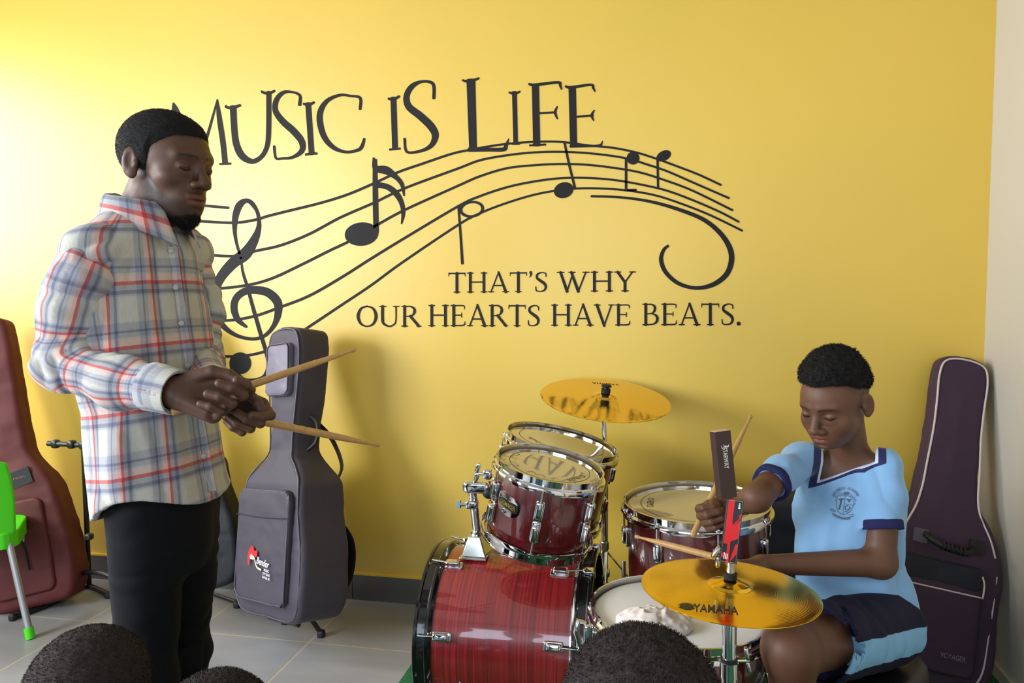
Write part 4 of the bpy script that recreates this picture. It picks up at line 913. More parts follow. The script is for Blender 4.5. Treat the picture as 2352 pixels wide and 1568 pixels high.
# --- dark padded case behind the boy
cb_ = pt(1840, 1400, 2.62); cb_[2] = TZ
v, f = padded(rrect(-.14, .14, 0, .585, .03), .16, .008, .03, .003, 5, .008)
ce = empty('equipment_case', cb_, 'dark grey padded case standing between the floor tom and the boy', 'case')
obj('case_body', vg(cb_+v, f), mat('slate nylon cloth', (38, 41, 52), .6, spec=.3), ce, angle=180)
for s_ in (-1, 1):
    g = G(); g.tube([cb_+np.array((s_*.05, -.08, z)) for z in (.05, .25, .53)], .010, 8, flat=.3, up=(0, 1, 0)); obj('strap', g, rubber, ce)
# --- small green chair
gp = mat('lime green plastic', (72, 205, 12), .38); alu = mat('aluminium tube', (168, 168, 172), .38, .75)
FR = at_z(70, 1466, 0)
ch_ = nrm(np.array([CF[0], CF[1], 0])); cr_ = nrm(np.array([CR[0], CR[1], 0]))
ang = .42; fx = -cr_*math.cos(ang)-ch_*math.sin(ang); fy = -ch_*math.cos(ang)+cr_*math.sin(ang)     # y towards the back of the chair
o0 = FR+fx*.225-fy*.22
che = empty('plastic_chair', o0, 'small lime green plastic chair with aluminium legs at the left edge', 'chair')
def CP(x, y, z): return o0+fx*x+fy*y+np.array([0, 0, z])
Mc = np.array([fx, fy, [0, 0, 1.]]).T
for sx_ in (-1, 1):
    for sy_ in (-1, 1):
        a = CP(sx_*.16, .145 if sy_ > 0 else -.07, .36); b = CP(sx_*.215, -.11, .012) if sy_ < 0 else CP(sx_*.225, .22, .012)
        g = G(); g.tube([a, b], .0125, 14); l = obj('leg', g, alu, che, angle=60)
        g = G(); g.tube([b+(a-b)*.085, b-np.array([0, 0, .011])], .0165, 14); obj('foot_cap', g, gp, l, angle=60)
O = rrect(-.19, .19, -.10, .17, .06)
def seatfn(P):
    d2 = poly_sd(P[:, 0], P[:, 1], O); zt_ = .385+.012*np.clip((np.hypot(P[:, 0], P[:, 1]-.04)-.05)/.12, 0, 1)
    sl = np.maximum(np.maximum(P[:, 2]-zt_, zt_-.008-P[:, 2]), d2)
    sk = np.maximum(np.maximum(np.abs(d2+.004)-.004, P[:, 2]-.39), .335-P[:, 2])
    return smin(sl, sk, .006)
v, f = sdf_mesh(seatfn, (-.21, -.20, .32), (.21, .19, .41), .005)
obj('seat', vg(o0+v@Mc.T, f), gp, che, angle=50)
Ob = [(-.185, .40), (-.19, .52), (-.185, .60), (-.175, .665), (-.10, .70), (.10, .70), (.175, .665), (.185, .60), (.19, .52), (.185, .40), (.17, .37), (-.17, .37)]
def backfn(P):
    yc = .175+(P[:, 2]-.4)*.14-(P[:, 0]**2)*.9
    d2 = poly_sd(P[:, 0], P[:, 2], Ob)
    for a in (-.10, -.033, .033, .10): d2 = smax(d2, -(np.maximum(np.abs(P[:, 0]-a)-.016, 0)+np.maximum(np.abs(P[:, 2]-.53)-.065, 0)-.008), .01)
    return smax(np.abs(P[:, 1]-yc)-.007, d2, .006)*.8
v, f = sdf_mesh(backfn, (-.23, .08, .34), (.23, .26, .70), .005)
obj('backrest', vg(o0+v@Mc.T, f), gp, che, angle=50)
# --- crumpled cloth on the snare
cq = CS+MS@np.array([-.075, -.075, .004])
def clothfn(P):
    q = (P-cq); base = s_ell(q, np.array([0, 0, .006]), (.075, .055, .026)); base = smin(base, s_ell(q, np.array([.055, .0, .004]), (.03, .035, .014)), .01)
    W_ = np.stack([vnoise(P, 22, 3), vnoise(P, 22, 5), vnoise(P, 22, 7)], 1)*.02
    d = base+.009*np.abs(vnoise(P+W_, 38, 9))-.006+.004*vnoise(P, 80, 2)
    return np.maximum(d*.6, .0005-q@MS[:, 2])
v, f = sdf_mesh(clothfn, cq-np.array([.12, .1, .02]), cq+np.array([.12, .1, .06]), .003)
tag(obj('cloth', vg(v, f), mat('off-white cotton cloth', (214, 202, 196), .9, sheen=.3), angle=180), 'crumpled off-white cloth lying on the snare head', 'cloth')

# ------------------------------------------------------------------ people
CH_ = nrm(np.array([CF[0], CF[1], 0.])); CRh = nrm(np.array([CR[0], CR[1], 0.])); UP = np.array([0, 0, 1.])
def skin_mat(name, c, c2):
    m = bpy.data.materials.new(name); m.use_nodes = True; nt = m.node_tree; b = nt.nodes['Principled BSDF']
    tc = nt.nodes.new('ShaderNodeTexCoord'); n = nt.nodes.new('ShaderNodeTexNoise'); n.inputs['Scale'].default_value = 14; n.inputs['Detail'].default_value = 4
    nt.links.new(tc.outputs['Object'], n.inputs['Vector'])
    def mix(a, bcol, fac):
        mx = nt.nodes.new('ShaderNodeMix'); mx.data_type = 'RGBA'
        if isinstance(a, tuple): mx.inputs[6].default_value = (*a, 1)
        else: nt.links.new(a, mx.inputs[6])
        mx.inputs[7].default_value = (*bcol, 1); nt.links.new(fac, mx.inputs[0]); return mx.outputs[2]
    def att(k): a = nt.nodes.new('ShaderNodeAttribute'); a.attribute_name = k; return a.outputs['Fac']
    x = mix(c, c2, n.outputs['Fac']); x = mix(x, (c[0]*1.12+.012, c[1]*.92+.003, c[2]*.95+.004), att('lip')); x = mix(x, (.008, .006, .005), att('dark'))
    x = mix(x, (.42, .24, .17), att('nail'))
    nt.links.new(x, b.inputs['Base Color']); b.inputs['Roughness'].default_value = .50; b.inputs['Specular IOR Level'].default_value = .32
    b.inputs['Subsurface Weight'].default_value = .0
    n2 = nt.nodes.new('ShaderNodeTexNoise'); n2.inputs['Scale'].default_value = 260; nt.links.new(tc.outputs['Object'], n2.inputs['Vector'])
    bp = nt.nodes.new('ShaderNodeBump'); bp.inputs['Strength'].default_value = .18; bp.inputs['Distance'].default_value = .001
    nt.links.new(n2.outputs['Fac'], bp.inputs['Height']); nt.links.new(bp.outputs[0], b.inputs['Normal']); return m
skinA = skin_mat('deep brown skin', (.098, .045, .026), (.068, .032, .019)); skinB = skin_mat('warm brown skin', (.128, .056, .030), (.088, .040, .023))
hairm = mat('black hair', lincol=(.007, .006, .006), rough=.85, spec=.25)
class Head:
    """face forward F, up U; local coordinates (l towards the person's left, f forward, u up), origin between the ears"""
    def __init__(s, O, F, U, sc=1., **k):
        s.O = np.array(O, float); F = nrm(F); U = nrm(np.array(U)-F*(np.dot(U, F))); s.M = np.array([np.cross(U, F), F, U]).T; s.sc = sc
        s.k = dict(eye=.006, nose=-.022, mouth=-.058, chin=-.102, nosew=1., open=0., jaw=1., cheek=1., brow=1., puff=0., lipw=1.); s.k.update(k)
    def loc(s, P): return (P-s.O)@s.M/s.sc
    def wld(s, q): return s.O+s.M@(np.array(q, float)*s.sc)
    def skull(s, q):
        a = lambda *v: np.array(v, float)
        d = s_ell(q, a(0, -.014, .036), (.0735, .093, .076)); d = smin(d, s_ell(q, a(0, .028, .018), (.064, .064, .074)), .02); return d
    def __call__(s, P):
        q = s.loc(P); k = s.k; a = lambda *v: np.array(v, float); e, n, m, c = k['eye'], k['nose'], k['mouth'], k['chin']
        ql = q.copy(); ql[:, 0] = np.abs(ql[:, 0])
        d = s.skull(q)
        d = smin(d, s_ell(ql, a(0, .022, (m+c)/2+.030), (.054*k['jaw'], .066, .060)), .022)
        d = smin(d, s_ell(ql, a(0, .040, c+.022), (.036*k['jaw'], .040, .024)), .022)
        d = smin(d, s_cap(ql, a(.045, -.010, m+.012), a(.012, .060, c+.018), .014, .015), .024)      # jaw line
        d = smin(d, s_ell(ql, a(0, .074, c+.017), (.020, .016, .016)), .014)                          # chin
        d = smin(d, s_ell(ql, a(.040, .052, e-.024), (.022*k['cheek'], .022, .018)), .022)             # cheek bone
        d = smin(d, s_cap(ql, a(.010, .086-.002/k['brow'], e+.023), a(.042, .072-.002/k['brow'], e+.022), .010*k['brow'], .009*k['brow']), .014)
        if k['puff']: d = smin(d, s_ell(ql, a(.034, .040, e-.040), (.030, .034, .028)), .02)        # brow
        d = smax(d, -s_ell(ql, a(.031, .101, e+.002), (.018, .018, .0135)), .012)                     # socket
        lid = s_ell(ql, a(.031, .0735, e), (.0150, .0145, .0125)); cut = (e-.0055+k['open']*.012)-ql[:, 2]+(ql[:, 1]-.0735)*.30
        ball = s_ell(ql, a(.031, .0735, e), (.0128, .0126, .0108)); d = smin(d, smin(smax(lid, cut, .001), ball, .0005), .004)
        d = smin(d, s_ell(ql, a(.031, .0700, e-.0125), (.014, .012, .006)), .008)                     # lower lid
        d = smin(d, s_cap(q, a(0, .083, e+.012), a(0, .1065, n+.002), .0075, .0105), .010)             # nose
        d = smin(d, s_ell(ql, a(0, .1075, n-.001), (.0125*k['nosew'], .011, .0095)), .006)
        d = smin(d, s_ell(ql, a(.0145*k['nosew'], .0965, n-.005), (.0080, .0105, .0075)), .008)
        d = smax(d, -s_ell(ql, a(.0085*k['nosew'], .101, n-.0125), (.0035, .005, .0035)), .003)
        d = smin(d, s_ell(q, a(0, .066, m+.002), (.035, .026, .026)), .02)
        d = smin(d, s_ell(q, a(0, .0880, m+.0065), (.0240*k['lipw'], .0115, .0075)), .006); d = smin(d, s_ell(q, a(0, .0865, m-.0075), (.0205*k['lipw'], .0115, .0080)), .006)
        d = smax(d, -s_ell(q, a(0, .103, m-.0002), (.0225*k['lipw'], .0110, .0016)), .0025)
        d = smax(d, -s_ell(q, a(0, .0985, m-.0195), (.016, .010, .004)), .008)
        # ears
        E = np.array([[.94, .0, .34], [0, 1, 0], [-.34, 0, .94]]); tl = math.radians(8); 
        Er = np.array([[math.cos(.42), -math.sin(.42), 0], [math.sin(.42), math.cos(.42), 0], [0, 0, 1]])
        ce = a(.078, -.014, .000); ear = s_ell(ql, ce, (.0068, .0175, .031), Er); ear = smax(ear, -s_ell(ql, ce+a(.0085, .003, .004), (.0065, .0105, .019), Er), .003)
        ear = smin(ear, s_ell(ql, ce+a(-.002, .004, -.022), (.006, .009, .011), Er), .004); ear = smin(ear, s_ell(ql, ce+a(-.001, .013, -.003), (.004, .004, .006)), .005)
        d = smin(d, ear, .006)
        return d*s.sc
    def attrs(s, P):
        q = s.loc(P); k = s.k; e, m = k['eye'], k['mouth']; l = np.abs(q[:, 0])
        front = np.clip((q[:, 1]-.06)/.01, 0, 1)
        lip = np.clip(1.15-np.sqrt((l/(.0265*k['lipw']))**2+(np.where(q[:, 2] > m, (q[:, 2]-m)/.0125, (q[:, 2]-m)/.0155))**2)*1.0, 0, .25)*4*np.clip((q[:, 1]-.082)/.006, 0, 1)
        by = e+.0215+.004*np.cos((l-.028)/.02*1.4)-.002; brow = np.clip(1.5-1.5*np.abs(q[:, 2]-by)/.0046, 0, 1)*np.clip((l-.009)/.004, 0, 1)*np.clip((.052-l)/.008, 0, 1)*front
        slit = np.clip(1-np.abs(q[:, 2]-m)/.0018, 0, 1)*np.clip((.024-l)/.003, 0, 1)*np.clip((q[:, 1]-.08)/.005, 0, 1)
        return np.clip(lip*1.0, 0, 1), np.clip(brow*.9+slit*.8, 0, 1)
def hair_cap(h, th, line, amp, fr, voxel=.0024, shape=None, seed=3):
    """hair volume over the skull; line(l, f) is the lower limit u"""
    def fn(P):
        q = h.loc(P); t = th if not callable(th) else th(q)
        d = h.skull(q)-t/h.sc
        if shape: d = smin(d, s_ell(q, *shape), .01)
        d = d*h.sc+amp*(vnoise(P, fr, seed)*.6+vnoise(P, fr*2.1, seed+1)*.5)
        c = (line(q)-q[:, 2])*h.sc+amp*.6*vnoise(P, fr*1.3, seed+5)
        return smax(d, c, .003)
    lo = h.O-.15*h.sc-.03; hi = h.O+.17*h.sc+.05
    return sdf_mesh(fn, lo, hi, voxel, newton=0)
def fuzz(v, f, n, ln, rad, seed, curl=.6):
    """tiny curled strands standing on a hair surface"""
    rs = np.random.RandomState(seed); A = v[f[:, 0]]; B = v[f[:, 1]]; C = v[f[:, 2]]; N = np.cross(B-A, C-A); ar = np.linalg.norm(N, axis=1); N = N/np.maximum(ar, 1e-12)[:, None]
    cx = v.mean(0); i = rs.choice(len(f), n, p=ar/ar.sum()); a, b = rs.rand(2, n, 1); p = A[i]+(B[i]-A[i])*a+(C[i]-A[i])*b; nn = N[i]
    sg = np.sign(((p-cx)*nn).sum(1, keepdims=True)); nn = nn*np.where(sg == 0, 1, 1)
    t = rs.randn(n, 3); t -= nn*(t*nn).sum(1, keepdims=True); t /= np.linalg.norm(t, axis=1, keepdims=True); w = np.cross(nn, t); L = ln*(.5+rs.rand(n, 1))
    p0 = p-nn*rad; p1 = p+nn*L*.6+t*L*.35*curl; p2 = p+nn*L*.75+t*L*curl+w*L*.3*curl
    V = np.concatenate([p0-w*rad, p0+w*rad, p1-w*rad, p1+w*rad, p2-w*rad*.6, p2+w*rad*.6]); k = np.arange(n)
    F = np.concatenate([np.stack([k, k+n, k+3*n, k+2*n], 1), np.stack([k+2*n, k+3*n, k+5*n, k+4*n], 1)]); return V, F
def hair_obj(name, h, parent, th, line, amp, fr, n, ln, rad, voxel=.0024, seed=3, m=None, shape=None):
    v, f = hair_cap(h, th, line, amp, fr, voxel, shape, seed=seed); V, F = fuzz(v, f, n, ln, rad, seed)
    g = G(); g.v = [tuple(p) for p in np.concatenate([v, V])]; g.f = [tuple(q) for q in np.concatenate([f, F+len(v)]).tolist()]
    return obj(name, g, m or hairm, parent, angle=180)
def hand_parts(Wp, D, S, curl, thumb, sc=1., spread=.02, flat=(1, 1, 1, 1), abd=0.):
    """capsules of a hand: wrist Wp, D to the knuckles, S to the index side; curl 4 x 3 angles (deg); thumb list of 3 points (d, s, n), n = away from the dorsal side"""
    D = nrm(D); S = nrm(np.array(S)-D*np.dot(S, D)); N = np.cross(D, S); 
    if abd: N = -N
    L = [(.042, .025, .021), (.046, .029, .022), (.042, .027, .021), (.033, .020, .019)]; off = (.030, .010, -.010, -.028); kn = (.086, .089, .084, .076); R_ = (.0098, .0100, .0095, .0083)
    caps = []; tips = []
    W_ = lambda d, s_, n: Wp+sc*(D*d+S*s_+N*n)
    for i in range(4): caps.append((W_(.012, off[i]*.55, 0), W_(kn[i]-.006, off[i], 0), .0155*sc, .0125*sc, 0))
    caps.append((W_(.015, .018, .008), W_(.055, .034, .012), .015*sc, .012*sc, 0)); caps.append((W_(.012, -.016, .010), W_(.060, -.026, .010), .014*sc, .012*sc, 0))
    for i in range(4):
        p = W_(kn[i], off[i], 0); a = 0; r = R_[i]*sc
        for j in range(3):
            a += math.radians(curl[i][j]); d = D*math.cos(a)+N*math.sin(a)+S*(-.10 if i == 0 else .06 if i == 3 else 0)*(1 if j else 0)
            q = p+sc*L[i][j]*nrm(d); caps.append((p, q, r*(1-.07*j), r*(1-.07*(j+1)), 1+i)); p = q
        tips.append(p)
    T = [W_(*t) for t in thumb]; r = (.0150, .0118, .0105, .0088)
    for j in range(3): caps.append((T[j], T[j+1], r[j]*sc, r[j+1]*sc, 6))
    return caps, T, tips
def hand_sdf(caps, P):
    d = None; fing = {}
    for a, b, ra, rb, k in caps:
        c = s_cap(P, a, b, ra, rb)
        if k == 0: d = c if d is None else smin(d, c, .010)
        else: fing[k] = c if k not in fing else smin(fing[k], c, .0035)
    for k in fing: d = smin(d, fing[k], .0045)
    return d
def sleeve_frame(chain):
    C = [np.array(c[0]) for c in chain]; L = [0]
    for a, b in zip(C[:-1], C[1:]): L.append(L[-1]+np.linalg.norm(b-a))
    return C, L
def limb_uv(P, chain, ref):
    """(angle, length along) of points around a polyline"""
    C, L = sleeve_frame(chain); RR = []; AA = []; VV = []
    for i in range(len(C)-1):
        a, b = C[i], C[i+1]; ba = b-a; t = np.clip((P-a)@ba/(ba@ba), 0 if i else -.6, 1 if i < len(C)-2 else 1.4); q = P-a-t[:, None]*ba; r = np.linalg.norm(q, axis=1)
        ax = nrm(ba); x = nrm(ref-ax*(ref@ax)); y = np.cross(ax, x); RR.append(r); AA.append(np.exp(1j*np.arctan2(q@y, q@x))); VV.append(L[i]+t*np.linalg.norm(ba))
    RR = np.array(RR); w = np.exp(-(RR-RR.min(0))/.010); w /= w.sum(0); return np.angle((w*np.array(AA)).sum(0)), (w*np.array(VV)).sum(0)
def capchain(P, chain, k=.02):
    d = None
    for (a, ra), (b, rb) in zip(chain[:-1], chain[1:]):
        c = s_cap(P, a, b, ra, rb); d = c if d is None else smin(d, c, k)
    return d
def meshcat(parts):
    V = []; F = []; n = 0
    for v, f in parts: V.append(v); F.append(f+n); n += len(v)
    return np.concatenate(V), np.concatenate(F)
def bounds(pts, m):
    A = np.array(pts); return A.min(0)-m, A.max(0)+m
def surf(fn, o, d, r0=0., r1=.4):
    o = np.array(o, float); d = nrm(d); t = np.linspace(r0, r1, 400); s_ = fn(o+t[:, None]*d); i = np.argmax(s_ > 0)
    if i == 0: return o+d*r0
    a, b = t[i-1], t[i]; return o+d*(a+(b-a)*(-s_[i-1])/(s_[i]-s_[i-1]+1e-12))
def stick(name_label, A, B, tip_at_B=True, group=None):
    """drumstick from butt A to tip B"""
    A = np.array(A, float); B = np.array(B, float); d = nrm(B-A); L = np.linalg.norm(B-A); g = G()
    st = [(0, .004), (.002, .0066), (.008, .0076), (L*.6, .0075), (L*.75, .0068), (L-.040, .0045), (L-.018, .0030), (L-.013, .0034), (L-.007, .0048), (L-.002, .0040), (L, .0016)]
    g.tube([A+d*t for t, r in st], [r for t, r in st], 16)
    o = obj('drumstick', g, mat('hickory wood', (190, 148, 92), .42, noise=(3, .5, (160, 118, 66), (60, 60, 8))), angle=180); return tag(o, name_label, 'drumstick', group)

# ============ the man
psi = math.radians(15); Fm = CRh*math.cos(psi)-CH_*math.sin(psi); Lm = CRh*math.sin(psi)+CH_*math.cos(psi)
th_ = math.radians(9); Fh = nrm(CRh*math.cos(psi+.13)-CH_*math.sin(psi+.13))*math.cos(th_)-UP*math.sin(th_)
DM = 1.60
hm = Head(pt(383, 386, DM), Fh, UP*.99+Fm*.1, 1.0, nosew=1.15, jaw=.98)
hips = pt(376, 1130, 1.62); chest = pt(308, 690, 1.61); neckb = pt(322, 500, 1.605); waist = pt(352, 930, 1.615)
shR = pt(203, 585, 1.47); shL = neckb+(neckb-shR)*np.array([1, 1, 1])*.95; shL = neckb+Lm*.17-UP*.075+Fm*.0
elR = pt(142, 838, 1.47); wrR = pt(398, 899, 1.385)
elL = pt(455, 830, 1.72); wrL = pt(497, 898, 1.50)
# torso of the shirt
ax_t = nrm(chest-hips)
ST = [(hips-ax_t*.10, .164, .118), (hips, .156, .114), (waist, .146, .104), (waist*.5+chest*.5, .172, .113), (chest, .178, .112), (chest*.45+neckb*.55, .150, .092), (neckb-UP*.02, .085, .065), (neckb+UP*.02, .062, .060)]
STf = [(c, a, b, Lm, Fm) for c, a, b in ST]
def torso_raw(P, off=0.):
    d, top, bot, t = s_loft(P, STf, 2.3); d = smax(d, top, .01)
    d = smin(d, s_cap(P, neckb-UP*.045-Lm*.03, shR+UP*.006+Lm*.010, .058, .053), .035); d = smin(d, s_cap(P, neckb-UP*.045+Lm*.03, shL+UP*.006-Lm*.010, .058, .053), .035)
    return d-off
def folds(P, a1=.0045, seed=1, st=(1, 1, .45), fr=17):
    Q = P*np.array(st); w = np.stack([vnoise(P, 6, seed+20), vnoise(P, 6, seed+21), vnoise(P, 6, seed+22)], 1)*.05
    n = vnoise(Q+w, fr, seed); return a1*(1-2*np.abs(n))+a1*.35*vnoise(Q+w, 42, seed+2)
hem0 = (hips-chest)@ax_t
def shirt_fn(P):
    d = torso_raw(P)+folds(P, .0050, 4)
    q = P-hips; t = q@ax_t; u = q@Lm; v = q@Fm; an = np.arctan2(v/.124, u/.176)
    hem = -.006+.017*np.cos(2*an+.2)-.016*np.clip(-v/.12, 0, 1)+.006*np.sin(an*3)
    inn = torso_raw(P, -.010)+folds(P, .0050, 4)
    inn = np.maximum(inn, t-(hem+.03)); d = smax(d, hem-t, .003); return np.maximum(d, -inn)
lo, hi = bounds([hips-ax_t*.1, neckb+UP*.05, shR, shL], .16)
v, f = sdf_mesh(shirt_fn, lo, hi, .0042, slack=.02)
man = None
# body mesh (head, neck, arms, hands, legs) - one object
hmn = hm
def neck_fn(P):
    d = hm(P); d = smin(d, s_cap(P, neckb-UP*.06-Fm*.02, hm.wld((0, -.018, -.02)), .060, .050), .022)
    d = smin(d, s_cap(P, neckb-UP*.03+Fm*.015, hm.wld((0, .008, -.060)), .036, .030), .025); return smax(d, -((P-(neckb-UP*.05))@UP), .01)
lo, hi = bounds([hm.wld((a, b, c)) for a in (-.09, .09) for b in (-.11, .13) for c in (-.12, .12)]+[neckb-UP*.06], .02)
headv = sdf_mesh(neck_fn, lo, hi, .002)
# right hand (near): back of the hand to the camera, fist round a stick
DR = CRh*.95-UP*.28+CH_*.10; SR = UP*.62+CRh*.45+CH_*.55
capsR, TR, _ = hand_parts(wrR+nrm(DR)*.012, DR, SR, [(38, 62, 40), (58, 72, 40), (66, 76, 40), (72, 76, 40)], [(.012, .026, .016), (.045, .044, .030), (.075, .046, .030), (.098, .038, .032)], 1.0)
def armR(P):
    d = hand_sdf(capsR, P); d = smin(d, s_ecap(P, elR, wrR, .040, .027, nrm(np.cross(DR, SR)), .85), .02); d = smin(d, s_cap(P, wrR, capsR[1][0], .024, .022), .015); return d
lo, hi = bounds([wrR, *TR]+[c[1] for c in capsR]+[wrR-nrm(DR)*.06], .02); hR = sdf_mesh(armR, lo, hi, .0019)
wrL2 = pt(505, 908, 1.455); DL = CRh*.82-UP*.50-CH_*.02; SL = UP*.80+CRh*.45-CH_*.05
capsL, TL, _ = hand_parts(wrL2, DL, SL, [(48, 60, 30), (68, 78, 40), (76, 80, 42), (80, 80, 42)], [(.010, .022, .010), (.045, .040, .020), (.078, .036, .026), (.104, .022, .030)], .96, abd=0)
Nn = np.cross(nrm(DL), nrm(SL)); 
if Nn@CF > 0: capsL, TL, _ = hand_parts(wrL2, DL, SL, [(48, 60, 30), (68, 78, 40), (76, 80, 42), (80, 80, 42)], [(.010, .022, .010), (.045, .040, .020), (.078, .036, .026), (.104, .022, .030)], .96, abd=1)
def armL(P):
    d = hand_sdf(capsL, P); d = smin(d, s_cap(P, wrL, wrL2, .026, .023), .015); return d
lo, hi = bounds([wrL2, wrL, *TL]+[c[1] for c in capsL], .022); hL = sdf_mesh(armL, lo, hi, .0019)
footR = pt(320, 1950, 1.50); footL = pt(365, 1950, 1.70); footR[2] = .09; footL[2] = .09
kneeR = hips-Lm*.045-UP*.40-Fm*.022; kneeL = hips+Lm*.075-UP*.40-Fm*.030
hipR = hips-Lm*.055-UP*.02; hipL = hips+Lm*.065-UP*.02
footR = kneeR-UP*(kneeR[2]-.085)-Fm*.02; footL = kneeL-UP*(kneeL[2]-.085)-Fm*.03
def legs_in(P):
    d = s_ell(P, hips+UP*.02, (.06, .05, .08)); d = smin(d, smax(torso_raw(P, -.035), (hips+UP*.04-P)@UP, .01), .02); d = smin(d, s_cap(P, chest, shR-UP*.02+Lm*.03, .05, .022), .03); d = smin(d, s_cap(P, chest, shL-UP*.02-Lm*.03, .05, .022), .03)
    for a, b, c in ((hipR, kneeR, footR), (hipL, kneeL, footL)): d = smin(d, s_cap(P, a, b, .046, .040), .01); d = smin(d, s_cap(P, b, c, .038, .034), .01)
    for a, b, c in ((shR, elR, wrR), (shL, elL, wrL)): d = smin(d, s_cap(P, a-UP*.015, b, .026, .026), .02); d = smin(d, s_cap(P, b, c, .026, .022), .015)
    return smin(d, s_cap(P, chest, neckb-UP*.03, .06, .05), .04)
lo, hi = bounds([footR, footL, neckb, shR, shL, elR, elL, wrR], .08); core = sdf_mesh(legs_in, lo, hi, .009, slack=.03)
V, F = meshcat([headv, hR, hL, core]); gb = vg(V, F); lp, dk = hm.attrs(V[:len(headv[0])]); z0_ = np.zeros(len(V)-len(lp))
# stubble on jaw and lip
q = hm.loc(headv[0]); m_, c_ = hm.k['mouth'], hm.k['chin']
lim = m_+.002+np.clip((.060-q[:, 1])/.06, 0, 1)*.058
st_ = np.clip((lim-q[:, 2])/.010, 0, 1)*np.clip((q[:, 1]-.000)/.014, 0, 1)*np.clip((q[:, 2]-(c_-.02))/.01, 0, 1); st_ *= 1-.85*np.clip(1.6-np.sqrt((q[:, 0]/.026)**2+((q[:, 2]-(m_-.004))/.016)**2), 0, 1)
mo = np.clip(1-np.abs(q[:, 2]-(m_+.0155))/.0045, 0, 1)*np.clip((.030-np.abs(q[:, 0]))/.006, 0, 1)*np.clip((q[:, 1]-.08)/.005, 0, 1)
hl_ = np.interp(q[:, 1], [-.1, -.040, -.028, -.015, .008, .018, .026, .045, .06, .08], [-.058, -.052, -.01, -.012, -.014, .005, .036, .052, .064, .070]); hs2 = np.clip((q[:, 2]-hl_+.006)/.01, 0, 1)*(np.abs(q[:, 0]) < .076)
dk = np.clip(dk+.62*st_+.5*mo+.9*hs2, 0, 1)
def nails(V, tips, h): 
    n = np.zeros(len(V)); return n
gb.att = {'lip': np.r_[lp, z0_], 'dark': np.r_[dk, z0_], 'nail': np.zeros(len(V))}
man = obj('person', gb, skinA, None, angle=180, origin=(hips[0], hips[1], 0))
tag(man, 'standing man in an untucked plaid shirt and black trousers holding two drumsticks', 'person')
# shirt
def plaid():
    m = bpy.data.materials.new('plaid cotton'); m.use_nodes = True; nt = m.node_tree; b = nt.nodes['Principled BSDF']; b.inputs['Roughness'].default_value = .85; b.inputs['Specular IOR Level'].default_value = .2; b.inputs['Sheen Weight'].default_value = .15
    a = nt.nodes.new('ShaderNodeAttribute'); a.attribute_name = 'cloth'; sx = nt.nodes.new('ShaderNodeSeparateXYZ'); nt.links.new(a.outputs['Vector'], sx.inputs[0])
    tc = nt.nodes.new('ShaderNodeTexCoord'); nz = nt.nodes.new('ShaderNodeTexNoise'); nz.inputs['Scale'].default_value = 9; nt.links.new(tc.outputs['Object'], nz.inputs['Vector'])
    def M_(op, x, y=None, z=None):
        n = nt.nodes.new('ShaderNodeMath'); n.operation = op
        for i, w in enumerate((x, y, z)):
            if w is None: continue
            if isinstance(w, (int, float)): n.inputs[i].default_value = w
            else: nt.links.new(w, n.inputs[i])
        return n.outputs[0]
    def ramp(src, per, stops, name):
        t = M_('FRACT', M_('ADD', M_('DIVIDE', src, per), 100.)); r = nt.nodes.new('ShaderNodeValToRGB'); r.color_ramp.interpolation = 'LINEAR'; e = r.color_ramp.elements
        e[0].position = stops[0][0]; e[0].color = (*stops[0][1], 1); e[1].position = stops[-1][0]; e[1].color = (*stops[-1][1], 1)
        for p, c in stops[1:-1]: x = e.new(p); x.color = (*c, 1)
        nt.links.new(t, r.inputs[0]); return r.outputs[0]
    w_ = lin((210, 208, 200)); bl = lin((172, 174, 184)); bd = lin((124, 128, 148)); pk_ = lin((240, 200, 192)); rd = lin((206, 92, 90)); wb = lin((200, 201, 204))
    def stops():
        L = []; 
        for p0, p1, c in ((0, .24, w_), (.24, .27, wb), (.27, .30, bl), (.30, .36, bd), (.36, .44, bl), (.44, .50, rd), (.50, .60, pk_), (.60, .63, wb), (.63, .70, bl), (.70, .74, bd), (.74, .86, bl), (.86, .88, wb), (.88, 1., w_)): L += [(p0+.006, c), (p1-.004, c)]
        return L
    c1 = ramp(sx.outputs[0], .100, stops()[:13*2], 'u'); c2 = ramp(sx.outputs[1], .125, stops(), 'v')
    mx = nt.nodes.new('ShaderNodeMix'); mx.data_type = 'RGBA'; mx.blend_type = 'MULTIPLY'; mx.inputs[0].default_value = 1; nt.links.new(c1, mx.inputs[6]); nt.links.new(c2, mx.inputs[7])
    gm = nt.nodes.new('ShaderNodeGamma'); gm.inputs[1].default_value = .72; nt.links.new(mx.outputs[2], gm.inputs[0]); nt.links.new(gm.outputs[0], b.inputs['Base Color'])
    wv = nt.nodes.new('ShaderNodeTexNoise'); wv.inputs['Scale'].default_value = 1; mp = nt.nodes.new('ShaderNodeMapping'); mp.inputs['Scale'].default_value = (500, 60, 1); nt.links.new(a.outputs['Vector'], mp.inputs[0]); nt.links.new(mp.outputs[0], wv.inputs['Vector'])
    mx2 = nt.nodes.new('ShaderNodeMix'); mx2.data_type = 'RGBA'; mx2.blend_type = 'MULTIPLY'; mx2.inputs[0].default_value = .35; nt.links.new(gm.outputs[0], mx2.inputs[6]); nt.links.new(wv.outputs['Fac'], mx2.inputs[7]); 
    ad = nt.nodes.new('ShaderNodeMix'); ad.data_type = 'RGBA'; ad.blend_type = 'ADD'; ad.inputs[0].default_value = 0; nt.links.new(mx2.outputs[2], ad.inputs[6]); nt.links.new(ad.outputs[2], b.inputs['Base Color'])
    return m
plaidm = plaid()
